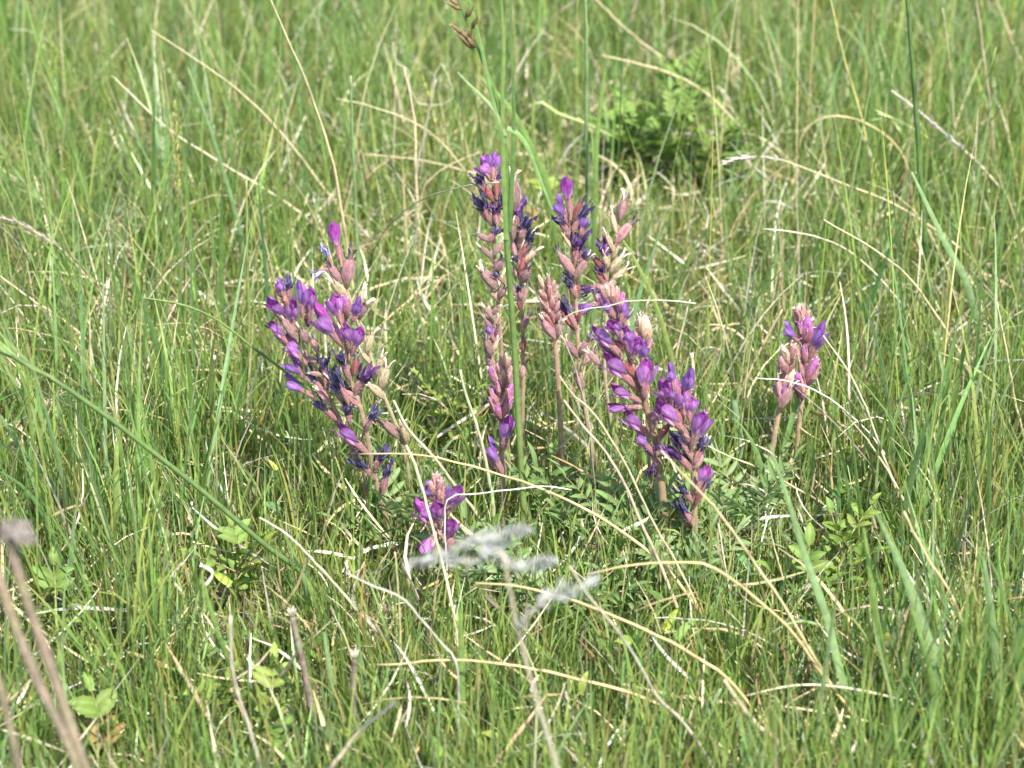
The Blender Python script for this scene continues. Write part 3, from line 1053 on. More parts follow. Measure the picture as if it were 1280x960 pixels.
flower_spike('violet flower spike furthest right in the main group, navy faded flowers near its foot', -0.045,
    [(846, 480), (850, 510), (860, 545), (867, 590), (868, 640), (871, 735)], [
    (846, 488, 833, 460, 'm'), (842, 510, 833, 476, 'f'), (836, 507, 821, 482, 'f'), (861, 546, 818, 502, 'f'),
    (856, 524, 850, 483, 'f'), (862, 527, 861, 496, 'f'), (858, 502, 862, 466, 'm'), (863, 562, 882, 510, 'f'),
    (866, 574, 839, 535, 'w'), (866, 590, 829, 551, 'v'), (868, 582, 882, 543, 'w'), (867, 587, 874, 562, 's'),
    (870, 614, 887, 581, 'f'), (868, 630, 845, 604, 'w'), (868, 658, 846, 624, 'w'), (869, 632, 881, 607, 'd'),
    (848, 500, 842, 470, 'x'), (852, 530, 840, 508, 'd'), (864, 556, 852, 536, 's')], 9.5, 5.5, (0.34, 0.20, 0.14))
flower_spike('small unopened bud head with cream hairs peeping out behind the full violet spike', 0.0,
    [(803, 405), (805, 440), (808, 500), (812, 580), (818, 690)], [
    (805, 430, 796, 401, 'y'), (808, 430, 805, 393, 'y'), (806, 432, 811, 403, 'u'), (803, 437, 793, 414, 'u'),
    (806, 424, 799, 396, 'y'), (806, 446, 814, 424, 'x'), (804, 448, 799, 428, 'x')], 6, 5)
flower_spike('pink and violet spike standing alone on the right, the taller of the two', 0.085,
    [(1001, 392), (1004, 430), (1004, 480), (999, 530), (994, 590), (990, 640)], [
    (1002, 407, 994, 382, 'u'), (1004, 407, 1003, 380, 'u'), (1006, 407, 1011, 387, 'u'), (1000, 412, 991, 385, 'x'),
    (1004, 404, 999, 380, 'y'), (1004, 432, 978, 408, 'm'), (1007, 434, 1009, 394, 'x'), (1010, 452, 1028, 404, 'm'),
    (1007, 457, 1004, 431, 'x'), (1006, 484, 1021, 447, 'x'), (1003, 500, 995, 464, 'x'), (1002, 448, 987, 429, 's'),
    (1004, 472, 999, 451, 's'), (1001, 502, 994, 471, 's'), (1004, 440, 1012, 416, 'u'), (1005, 424, 998, 400, 'x'),
    (1005, 464, 1013, 440, 'u')], 8, 5, (0.42, 0.28, 0.18))
flower_spike('shorter tan and pink bud spike leaning against the lone spike on the right', 0.08,
    [(984, 440), (980, 475), (972, 520), (963, 575), (954, 645)], [
    (985, 457, 977, 431, 'y'), (988, 457, 993, 429, 'u'), (982, 470, 975, 444, 'u'), (984, 472, 991, 445, 'j'),
    (980, 482, 972, 461, 'u'), (982, 486, 991, 461, 'y'), (976, 502, 971, 471, 's'), (974, 507, 976, 477, 'm'),
    (975, 512, 989, 479, 's'), (979, 476, 984, 454, 'j'), (977, 492, 983, 468, 'u')], 8, 5, (0.42, 0.28, 0.18))


# ------------------------------------------------------------------ single stalks, blades and seed heads one can point at
C_STRAW, C_PALE, C_GREY, C_BROWN = (0.38, 0.32, 0.180), (0.43, 0.39, 0.26), (0.32, 0.29, 0.22), (0.22, 0.165, 0.10)
C_GREEN, C_BLUE, C_YELG, C_DKG = (0.18, 0.26, 0.075), (0.215, 0.30, 0.135), (0.25, 0.30, 0.09), (0.11, 0.18, 0.055)


def path3(px, yroot=None, ytip=0.0, n=26):
    """px: pixels from tip to root. The root stands on the soil; the tip lies ytip metres further back (+) or nearer (-)."""
    g = ground(*px[-1])
    yr = g.y if yroot is None else yroot
    d = [0.0]
    for a, b in zip(px, px[1:]):
        d.append(d[-1] + math.hypot(a[0] - b[0], a[1] - b[1]))
    pts = [at(p[0], p[1], yr + ytip * (1 - s / d[-1]) ** 1.2) for p, s in zip(px, d)]
    if yroot is None:
        pts[-1] = g.copy()
    elif pts[-1].z > 0:
        st = pts[-1] - pts[-2]
        st = st.normalized() + Vector((0, 0, -0.4))
        pts.append(pts[-1] + st * (pts[-1].z / -st.z))
    pts = [Vector((p.x, p.y, max(p.z, 0.0015))) for p in pts]
    pts[-1].z = -0.003
    return smooth_line(pts[::-1], n)          # root first


def stalk(name, label, px, w0, w1, col, ytip=0.0, yroot=None, cat='dry stalk', mat=None, group='dry grass stalks', flat=False, n=28, nodes=True, col2=None, wmid=None):
    """w0 root width, w1 tip width in pixels at the stalk's own distance"""
    line = path3(px, yroot, ytip, n)
    root = line[0].copy()
    ps = px_size(line[len(line) // 2])
    if not flat:
        w0, w1 = w0 * .92, w1 * .82
    rel = [p - root for p in line]
    for i in range(1, n):                     # small kinks
        rel[i] = rel[i] + Vector((rnd.gauss(0, 1), rnd.gauss(0, 1), rnd.gauss(0, 1))) * (0.0 if flat else .3 * ps)
    mb = MB()
    col2 = col2 or col
    cs = [jit(lerp3(col, col2, i / (n - 1)), .1) for i in range(n)]
    if flat:
        tw = rnd.uniform(-.3, .3)
        pts, cc = [], []
        for i, p in enumerate(rel):
            f = i / (n - 1)
            d = (rel[min(i + 1, n - 1)] - rel[max(i - 1, 0)]).normalized()
            view = -_D
            s = d.cross(view).normalized()
            u = s.cross(d)
            a = tw + 0.5 * math.sin(f * 3 + tw * 5)
            s2 = s * math.cos(a) + u * math.sin(a)
            u2 = d.cross(s2)
            if wmid is None:
                w = w0 + (w1 - w0) * f
            else:
                w = w0 + (wmid - w0) * f * 2 if f < .5 else wmid + (w1 - wmid) * ((f - .5) * 2) ** 1.4
            w *= 0.5 * ps
            pts.append([p - s2 * w + u2 * w * .35, p, p + s2 * w + u2 * w * .35])
            cc.append([cs[i], tuple(x * 1.12 for x in cs[i]), cs[i]])
        mb.grid(pts, cc)
        mt = mat or M_GRASS
    else:
        rad = [0.5 * ps * (w0 + (w1 - w0) * i / (n - 1)) * (1 + 0.08 * math.sin(i * 1.7 + w0)) for i in range(n)]
        if nodes:
            for k in (n // 3 + rnd.randrange(-2, 3), 2 * n // 3 + rnd.randrange(-2, 3)):
                rad[k] *= 1.2
                cs[k] = tuple(x * .6 for x in cs[k])
        mb.tube(rel, rad, cs, 6)
        mt = mat or M_DRY
    o = link(name, mb.mesh(name, mt))
    o.location = root
    tag(o, label, cat, group, 'thing')
    return o, line


S, B = 'dry_stalk', 'wide_grass'


def straw(label, px, w0, w1, col=C_STRAW, **k):
    return stalk(S, label, px, w0, w1, col, **k)


def blade(label, px, w0, w1, col=C_GREEN, **k):
    k.setdefault('cat', 'grass blade')
    k.setdefault('group', 'green grass blades')
    return stalk(B, label, px, w0, w1, col, flat=True, **k)


def green_stem(label, px, w0, w1, col=C_GREEN, **k):
    k.setdefault('cat', 'grass stem')
    k.setdefault('group', 'green grass stems')
    return stalk('grass_stalk', label, px, w0, w1, col, mat=M_GRASS, **k)


# upper left
straw('long pale straw slanting down to the violet flower topping the left spikes', [(140, 95), (195, 148), (225, 172), (300, 218), (350, 248), (405, 292), (470, 352)], 4.5, 2.2, C_PALE)
straw('tan straw slanting above and nearly along the pale one, upper left', [(190, 38), (235, 68), (285, 103), (330, 143), (375, 195), (405, 235), (430, 268), (465, 330)], 4.5, 2, C_STRAW)
straw('steep straw running from the top edge down behind the left spikes', [(334, -12), (360, 50), (380, 95), (400, 150), (418, 210), (428, 270), (440, 350), (452, 460)], 5.5, 2.5, C_STRAW)
blade('narrow green blade near the top left corner, leaning right at its foot', [(30, -6), (50, 65), (65, 105), (80, 150), (95, 210), (115, 300)], 6, 2, C_GREEN, wmid=5)
blade('blue-green blade widening downward between the two slanting straws and the left flowers', [(235, 85), (262, 160), (280, 220), (292, 262), (306, 322), (316, 400)], 9, 2, C_BLUE, wmid=7)
straw('weathered tan straw lying in broken pieces across the left grass', [(-10, 338), (45, 378), (95, 412), (150, 468), (200, 505), (226, 524)], 5, 3, C_STRAW)
straw('brownish thin straw right of the broken one, left side', [(90, 318), (150, 390), (185, 440), (215, 492)], 4, 2, C_BROWN)
straw('curved thin straw arching from the left edge toward the leftmost spike', [(272, 402), (300, 403), (320, 412), (340, 424), (372, 452)], 3.5, 2, C_PALE)
green_stem('thin green stem slanting down across the leftmost flower spike', [(178, 372), (230, 382), (272, 400), (312, 431), (356, 464), (390, 488), (430, 518), (500, 580), (545, 640)], 5, 3, C_GREEN, ytip=-.05)
green_stem('thin upright green stem left of the leftmost flower spike', [(308, 225), (309, 320), (311, 400), (312, 478), (315, 560)], 6, 3.5, C_YELG)
green_stem('hair thin dark green stem crossing in front of the leftmost violet flowers', [(366, 335), (372, 380), (376, 425), (381, 480), (392, 640), (398, 720)], 3.5, 2.2, C_DKG)
green_stem('pale blue-green stem rising right of the single violet top flower', [(438, 95), (441, 170), (443, 230), (447, 330), (452, 440)], 7, 4, C_BLUE)
blade('yellow-green upright blade low on the left above the leafy weed', [(146, 552), (145, 590), (144, 640), (142, 700), (141, 750)], 9, 5, C_YELG, wmid=8)
straw('thin straw line crossing the lower left grass almost level', [(105, 508), (150, 512), (200, 522), (255, 545), (300, 572), (348, 610)], 3.5, 2, C_STRAW)
straw('thin tan straw below the diagonal green stalk on the left', [(225, 573), (270, 588), (310, 608), (345, 634)], 3, 2, C_STRAW)
straw('whitish broken straw under the leftmost violet spike', [(258, 515), (290, 515), (305, 532), (340, 560), (368, 585)], 5, 3.5, C_PALE)
straw('short pale stem lying left of the lowest violet flower of the left spikes', [(430, 690), (452, 679), (490, 674), (505, 668)], 3, 2, C_PALE)

# middle, behind
green_stem('tall pale green stem rising to the top edge right of the thick middle stalk', [(731, -14), (733, 60), (733, 150), (735, 250), (740, 390)], 8, 5, C_BLUE)
blade('wide soft blue-green leaf slanting behind the tallest flower spikes', [(600, 95), (640, 140), (665, 190), (682, 235), (692, 300), (700, 400)], 10, 3, C_GREEN, wmid=12)
blade('wide green leaf standing behind the spike topped by a magenta petal', [(756, 90), (748, 150), (744, 210), (742, 300), (740, 400)], 8, 3, C_GREEN, wmid=8)
blade('small pale bent leaf near the top middle', [(672, 104), (680, 118), (690, 135), (712, 162), (735, 196)], 4, 3, C_PALE, wmid=6, mat=M_DRY)
blade('small yellow-green leaf pointing right, top middle', [(765, 170), (735, 155), (700, 142), (668, 128), (668, 200), (672, 330)], 4, 2, C_YELG, wmid=5)
straw('fine straw arching down toward the tallest spike from the upper left', [(420, 123), (470, 135), (515, 152), (545, 172), (575, 205), (598, 245), (610, 330)], 3.5, 2, C_STRAW)
straw('thin nearly level straw ending just left of the tallest spike', [(455, 193), (500, 197), (540, 203), (580, 214), (612, 232), (650, 330)], 3.5, 2, C_STRAW)
straw('curled white dead leaf hanging in loops, upper middle', [(492, 52), (493, 78), (508, 82), (513, 112), (528, 131), (566, 124), (548, 80), (530, 180), (522, 290)], 2, 1.6, C_PALE, nodes=False)
straw('thin white arc touching the thick green stalk at the tallest spike', [(622, 228), (592, 231), (562, 237), (535, 246), (505, 264), (475, 298), (448, 360)], 2, 2, (0.16, 0.18, 0.06), col2=(0.58, 0.54, 0.42), ytip=-0.40)
straw('tan upright dead stem left of the tallest spike', [(505, 85), (518, 150), (520, 220), (524, 300), (528, 380)], 5, 3, (0.48, 0.38, 0.24))
straw('second tan upright dead stem close to the curled white leaf', [(545, 100), (532, 160), (521, 215), (520, 290), (519, 360)], 4, 2.5, C_GREY)
straw('straw slanting down left under the level straw, left of the tallest spike', [(600, 190), (565, 205), (545, 218), (530, 235), (524, 270), (515, 350)], 4, 2, C_STRAW)

# upper right
straw('pale straw from the top edge slanting right above the dark leafy bush', [(738, -8), (783, 37), (820, 66), (852, 92), (890, 135), (930, 190)], 5, 3, C_STRAW)
straw('bent straw reaching down beside the dark leafy bush, upper right', [(752, 69), (800, 80), (850, 97), (880, 115), (917, 150), (931, 175), (945, 260)], 5, 3, C_STRAW)
green_stem('gracefully curved pale green stem right of the dark leafy bush', [(994, 37), (996, 67), (984, 114), (968, 158), (951, 192), (900, 269), (867, 312), (830, 410)], 5, 2.2, C_GREEN)
straw('arched tan stem drooping at its left end, upper right', [(998, 192), (1005, 165), (1031, 146), (1065, 148), (1095, 161), (1119, 181), (1136, 218), (1150, 330)], 4, 2, (0.4, 0.32, 0.15))
green_stem('tall dark green stem standing from the top edge on the right', [(1133, -16), (1142, 100), (1149, 200), (1156, 300), (1168, 440)], 10, 6, C_DKG)
straw('blurred grey-brown dead stem near the top right, the right one of two', [(1218, -14), (1228, 60), (1237, 130), (1242, 200), (1243, 300)], 5.5, 3.5, (0.26, 0.23, 0.13))
straw('blurred grey-brown dead stem near the top right, the left one of two', [(1178, 10), (1186, 70), (1191, 134), (1194, 235), (1196, 300)], 5, 3, (0.26, 0.23, 0.13))
straw('short straw cutting across the top right corner', [(1243, -8), (1262, 45), (1280, 85), (1310, 160)], 5, 3, C_STRAW)
straw('yellowish thin stem leaning right beside the arched tan stem', [(1036, -10), (1058, 84), (1078, 151), (1092, 235), (1102, 330)], 4, 2.5, (0.38, 0.34, 0.12))
straw('whitish arched straw right of the lone spike, highest of that bundle', [(954, 286), (1001, 291), (1038, 302), (1068, 319), (1105, 354), (1129, 384), (1146, 414), (1170, 480)], 4, 2, C_PALE)
straw('straw curving down the right side beside the arched whitish one', [(1030, 275), (1068, 297), (1105, 320), (1139, 350), (1166, 387), (1189, 424), (1213, 468), (1225, 540)], 5.5, 2.5, C_STRAW)
straw('straw slanting from just right of the lone violet spike to the lower right', [(1029, 420), (1058, 461), (1082, 508), (1099, 555), (1115, 599), (1129, 636), (1148, 690)], 5, 2.5, C_PALE)
straw('thin white straw crossing the foot of the lone violet spike', [(945, 473), (968, 474), (991, 478), (1025, 491), (1062, 518), (1095, 552), (1122, 598)], 3.2, 2.2, (0.533, 0.503, 0.414), yroot=0.03)
straw('small white arch right of the lone violet spike', [(1198, 476), (1169, 480), (1142, 495), (1119, 518), (1105, 560)], 3.4, 2, (0.518, 0.488, 0.407))
straw('broken straw leaning right just left of the lone violet spike', [(978, 387), (961, 417), (937, 464), (921, 500), (903, 545)], 4.5, 3, C_STRAW)
straw('pale stub standing right of the main violet group', [(865, 442), (867, 475), (869, 510), (873, 560)], 6, 6, C_PALE)
straw('dry stem near the right edge, standing almost upright', [(1246, 378), (1258, 440), (1270, 508), (1280, 548), (1290, 620)], 5, 3, C_STRAW)
straw('thin straw rising from behind the full violet spike', [(862, 375), (853, 410), (845, 445), (838, 480), (832, 530)], 4, 2.5, C_PALE)
green_stem('green stem standing right of the lone violet spike', [(1121, 415), (1112, 488), (1099, 569), (1092, 622), (1085, 690)], 8, 3, C_GREEN)
green_stem('very thin green stem standing far right', [(1245, 60), (1205, 190), (1190, 250), (1180, 340), (1175, 430)], 3, 2, C_YELG)
blade('long soft green blade leaning right at the right edge', [(1140, 215), (1180, 300), (1210, 360), (1226, 440), (1232, 520)], 8, 3, C_BLUE, wmid=9)

# in front of the flowers
straw('golden arched straw passing in front of the left stems toward the lower right', [(449, 568), (500, 567), (540, 571), (580, 580), (620, 592), (680, 612), (735, 638), (785, 670), (826, 703), (856, 738), (915, 820)], 5.5, 2.6, (0.42, 0.33, 0.155), ytip=.07)
straw('golden arched straw in the foreground starting below the white plume', [(594, 729), (641, 732), (688, 742), (735, 757), (785, 778), (836, 801), (876, 825), (916, 855), (985, 940)], 6.5, 2.6, (0.42, 0.33, 0.155))
straw('lowest golden arched straw sweeping right across the bottom', [(470, 831), (500, 830), (550, 825), (611, 828), (661, 835), (715, 847), (779, 863), (829, 884), (870, 909), (945, 962)], 6.5, 2.6, (0.42, 0.33, 0.155))
straw('golden arched straw under the right violet spikes, bowed highest at its middle', [(733, 718), (785, 707), (830, 703), (870, 704), (894, 710), (944, 747), (991, 791), (1028, 845), (1065, 892), (1100, 960)], 6, 2.6, (0.42, 0.33, 0.155))
straw('straight golden straw slanting down from the foot of the right violet spike', [(826, 563), (850, 589), (880, 620), (900, 642), (941, 700), (978, 754), (1008, 805), (1038, 855), (1068, 902), (1090, 955)], 6, 2.4, (0.474, 0.385, 0.215))
straw('whitish arched stalk low at the right, bending to the bottom edge', [(932, 870), (984, 858), (1031, 857), (1085, 865), (1135, 878), (1186, 902), (1223, 929), (1250, 965)], 6, 3, C_PALE)
straw('thin whitish arch above the low white stalk on the right', [(815, 772), (850, 773), (900, 779), (951, 798), (994, 825), (1030, 858)], 4, 2.4, C_GREY)
straw('thin straw running from the middle stems down to the right violet stems', [(700, 470), (722, 500), (741, 515), (781, 578), (800, 618), (826, 671), (845, 703), (880, 775), (905, 830)], 4.5, 2.4, C_STRAW, ytip=.05)
straw('brownish grey straw slanting beside the thin one below the violet group', [(705, 500), (735, 540), (755, 562), (781, 605), (800, 650), (826, 708), (850, 770), (865, 815)], 6, 3, (0.4, 0.32, 0.22), ytip=.03)
straw('straw slanting right from the foot of the furthest right main spike', [(882, 556), (915, 572), (946, 584), (986, 605), (1039, 637), (1075, 668)], 4, 2.6, C_STRAW)
straw('grey straw slanting down right from beside the white plume', [(712, 707), (735, 744), (769, 785), (802, 835), (822, 872), (856, 905), (890, 958)], 6, 3, C_GREY, yroot=-0.30)
straw('thick brown dead stem low in the right foreground, split along its length', [(905, 850), (925, 880), (945, 905), (975, 930), (1010, 975)], 11, 7, (0.36, 0.29, 0.2))
straw('pale stem curving down left of the low golden straw', [(324, 647), (361, 670), (395, 704), (425, 737), (449, 768), (469, 805), (474, 840)], 5.5, 3, C_PALE)
straw('white bent stem folding downward at the low golden straw', [(432, 716), (465, 732), (502, 747), (526, 774), (553, 805), (571, 831), (573, 892), (575, 965)], 4.5, 2.6, (0.36, 0.34, 0.27))
straw('long pale level straw over the two grey stubs', [(294, 800), (351, 791), (401, 784), (442, 776), (496, 773), (536, 774), (573, 784), (610, 815)], 4.5, 3, C_PALE)
straw('straight tan straw dropping from the spent left spike to the bottom', [(508, 556), (520, 585), (536, 640), (553, 704), (564, 751), (571, 791), (573, 830), (575, 890)], 5, 3.4, (0.5, 0.42, 0.26), ytip=.06)
straw('thin yellowish upright stem left of the white bent one', [(494, 690), (498, 740), (500, 774), (501, 830), (502, 890)], 4, 2.6, (0.37, 0.333, 0.148))
straw('thick woolly pale stem slanting right from the left spikes', [(492, 500), (505, 528), (520, 548), (545, 575), (575, 615), (598, 645), (640, 705)], 5.5, 4.5, (0.30, 0.28, 0.18), ytip=.03, nodes=False)
straw('woolly whitish stem standing left of the pink bud spike', [(575, 462), (583, 495), (592, 520), (600, 545), (610, 590), (616, 630), (622, 710)], 6, 4.5, (0.28, 0.29, 0.17), ytip=.03, nodes=False)
straw('blurred grey stem rising left of the two grey stubs', [(288, 770), (291, 841), (307, 895), (326, 962)], 7, 5, (0.36, 0.31, 0.24), yroot=-.33)
straw('blurred tan stick crossing low in front, pointing up right', [(495, 878), (455, 909), (430, 938), (400, 985)], 9, 6, (0.385, 0.326, 0.222), yroot=-.36)
straw('thin white twig lying above the lower left corner', [(217, 804), (172, 806), (150, 820), (127, 836), (90, 852), (58, 868)], 4.5, 3, (0.488, 0.466, 0.4))
straw('limp white dead leaf hanging near the yellow-green weed', [(250, 706), (266, 716), (256, 734), (243, 768), (238, 800)], 6, 7, (0.488, 0.488, 0.429), nodes=False)
straw('white shrivelled curl of dead leaf above the limp one', [(240, 628), (236, 650), (250, 658), (238, 676), (246, 700)], 4, 4, (0.503, 0.488, 0.429), nodes=False)
straw('cream thread strung level between the middle and right violet spikes', [(870, 379), (830, 375), (795, 376), (774, 378), (755, 385), (732, 386), (711, 394), (697, 405), (708, 430), (722, 470), (738, 540), (748, 690)], 1.5, 1.5, (0.14, 0.15, 0.05), col2=(0.52, 0.48, 0.37), yroot=-0.06)
straw('white thread bowed across the foot of the middle stems', [(715, 612), (680, 608), (640, 612), (590, 618), (562, 622), (556, 650), (560, 740)], 2.6, 2, (0.548, 0.518, 0.429), yroot=-0.1)
straw('short grey stem standing right of the low level straw', [(898, 655), (905, 700), (912, 740), (918, 800)], 4, 2.5, (0.48, 0.42, 0.3))
straw('thin straw upright beside the broad foreground blade', [(962, 660), (972, 700), (985, 745), (996, 800)], 4, 2.5, C_STRAW)
straw('leaning tan straw near the right edge of the foreground', [(1130, 640), (1155, 690), (1190, 745), (1205, 790), (1228, 860), (1242, 935)], 5.5, 3.5, (0.46, 0.36, 0.2))

blade('broad blue-green blade in the right foreground, its tip just under the lone spike', [(962, 555), (985, 625), (1008, 700), (1035, 775), (1052, 842), (1092, 960)], 12, 2.5, C_BLUE, wmid=10)
blade('broad grey-green blade furthest right in the foreground', [(1095, 640), (1129, 714), (1152, 774), (1169, 821), (1176, 875), (1184, 958)], 14, 3, C_BLUE, wmid=14)
blade('green blade standing between the two broad foreground blades', [(1080, 660), (1086, 700), (1095, 774), (1109, 848), (1127, 940)], 13, 3, C_GREEN, wmid=10)
blade('short wide green blade rising from the bottom right', [(1140, 760), (1160, 830), (1170, 890), (1178, 970)], 10, 3, C_GREEN, wmid=10, yroot=-0.28)
blade('green blade leaning left in the bottom right corner', [(1228, 690), (1240, 770), (1244, 850), (1240, 940)], 11, 3, C_BLUE, wmid=10)
blade('thin arched green leaf by the limp white one', [(247, 736), (300, 728), (341, 728), (375, 734), (392, 770)], 4.5, 2.5, C_DKG, wmid=4)
blade('blunt pale green blade standing between the right main spike and the lone spike', [(918, 500), (922, 530), (926, 555), (926, 600)], 9, 6, (0.24, 0.34, 0.2), wmid=9)
blade('upright green blade right of the two grey stubs', [(575, 760), (576, 830), (578, 880), (580, 950)], 10, 4, C_GREEN, wmid=9)
blade('leaning green blade at the left end of the level pale straw', [(350, 655), (370, 700), (398, 760), (410, 830)], 8, 3, C_GREEN, wmid=7)
blade('wide green blade low beside the grey stub', [(405, 790), (412, 840), (418, 885), (422, 940)], 10, 3, C_BLUE, wmid=9)
blade('green blade rising left of the low yellow-green leaf rosette', [(252, 720), (268, 780), (285, 830), (300, 900)], 9, 3, C_GREEN, wmid=8)
blade('grey-green blade at the far left above the leafy weed', [(0, 520), (25, 560), (45, 600), (52, 660)], 9, 4, C_BLUE, wmid=9)


# ------------------------------------------------------------------ seed heads
def fuzz_head(mb, pts, rad, n, col, ln, wid, spread=.8, r=None):
    r = r or rnd
    m = len(pts)
    for k in range(n):
        i = r.uniform(0, m - 1.01)
        a = int(i)
        p = pts[a].lerp(pts[a + 1], i - a)
        d = (pts[a + 1] - pts[a]).normalized()
        s = Vector((r.gauss(0, 1), r.gauss(0, 1), r.gauss(0, 1)))
        s = (s - d * s.dot(d))
        s.normalize()
        f = i / (m - 1)
        env = math.sin(math.pi * min(1, .12 + .86 * f)) ** .6
        b = p + s * rad * env * r.uniform(0, .7)
        e = b + (d * r.uniform(.5, 1.1) + s * r.uniform(.2, spread)).normalized() * ln * env * r.uniform(.6, 1.2)
        sd = d.cross(s).normalized() * wid * .5
        mid = b.lerp(e, .45)
        c = jit(col, .14)
        n0 = len(mb.v)
        mb.v += [tuple(b), tuple(mid - sd), tuple(e), tuple(mid + sd)]
        mb.c += [c] * 4
        mb.q.append((n0, n0 + 1, n0 + 2, n0 + 3))


def seed_grass(label, stem_px, head_n, w0, w1, scol, hcol, head_w, n, ln, wid, ytip=0.0, yroot=None, spread=.8, mat=None, smat=None, cat='seed head', name='seed_stalk'):
    """head_n: share of the line (from the tip) that carries the head"""
    line = path3(stem_px, yroot, ytip, 44)
    root = line[0].copy()
    e = bpy.data.objects.new(name, None)
    COL.objects.link(e)
    e.location = root
    e.empty_display_size = .02
    tag(e, label, cat, 'seed heads above the grass')
    rel = [p - root for p in line]
    ps = px_size(line[-1])
    mb = MB()
    mb.tube(rel, [.5 * ps * (w0 + (w1 - w0) * i / 43) for i in range(44)], [jit(scol, .1) for _ in rel], 6)
    link('stem', mb.mesh('stem', smat or M_DRY), e)
    k = max(2, int(44 * head_n))
    mb = MB()
    fuzz_head(mb, rel[-k:], head_w * .5 * ps, n, hcol, ln, wid, spread)
    link('head', mb.mesh('seed_head', mat or M_DRY), e)
    return e


seed_grass('grey seed head on a leaning straw, upper right', [(1114, 113), (1142, 134), (1179, 165), (1213, 195), (1232, 214), (1280, 272), (1330, 350)], .50, 4, 2.5, C_PALE, (0.385, 0.37, 0.326), 7, 190, .0075, .0016, spread=.45)
seed_grass('feathery nodding seed head drooping left over the right grass', [(902, 205), (930, 197), (965, 197), (1000, 208), (1050, 228), (1130, 262), (1220, 330), (1250, 400)], .20, 3.5, 1.6, (0.42, 0.36, 0.22), (0.429, 0.4, 0.311), 7, 60, .011, .0016, spread=.4)
seed_grass('yellow-green upright seed spike, upper middle left of the thick stalk', [(524, 86), (530, 105), (537, 130), (545, 168), (550, 230), (552, 320)], .42, 3, 2, C_GREEN, (0.34, 0.34, 0.1), 9, 110, .009, .0024, spread=.6, smat=M_GRASS)
seed_grass('slender yellowish seed spike standing in the upper left grass', [(219, 128), (220, 165), (222, 205), (222, 250), (224, 330), (226, 420)], .42, 3.5, 2, C_GREEN, (0.36, 0.34, 0.12), 6, 110, .008, .002, spread=.35, smat=M_GRASS)
seed_grass('dark grey dry seed head at the left edge', [(-15, 270), (10, 274), (30, 282), (60, 300), (85, 320), (140, 385), (190, 460)], .40, 3, 2, (0.36, 0.3, 0.2), (0.3, 0.26, 0.2), 8, 130, .007, .0018, spread=.5)
seed_grass('bristly green grass head entering from the left edge', [(-12, 160), (12, 205), (35, 235), (65, 268), (95, 310), (130, 385)], .55, 5, 2, C_GREEN, (0.3, 0.38, 0.16), 8, 70, .022, .0014, spread=.35, smat=M_GRASS, mat=M_GRASS)
seed_grass('thick green stalk slanting down from the left edge, pale bristles on its upper end', [(-14, 428), (40, 459), (77, 481), (134, 521), (191, 565), (242, 605), (279, 636), (330, 680), (380, 718), (440, 775)], .2, 8.5, 6, (0.135, 0.205, 0.065), (0.26, 0.33, 0.13), 10, 26, .035, .0022, spread=.25, smat=M_GRASS, mat=M_GRASS, ytip=-.06, cat='grass stalk', name='grass_stalk')
seed_grass('pale soft seed head with bent awns, right of the arched tan stem', [(1110, 190), (1122, 160), (1108, 145), (1150, 165), (1163, 185), (1170, 240), (1180, 330)], .4, 3, 1.8, C_YELG, (0.42, 0.46, 0.2), 5, 30, .016, .0016, spread=.3, smat=M_GRASS)


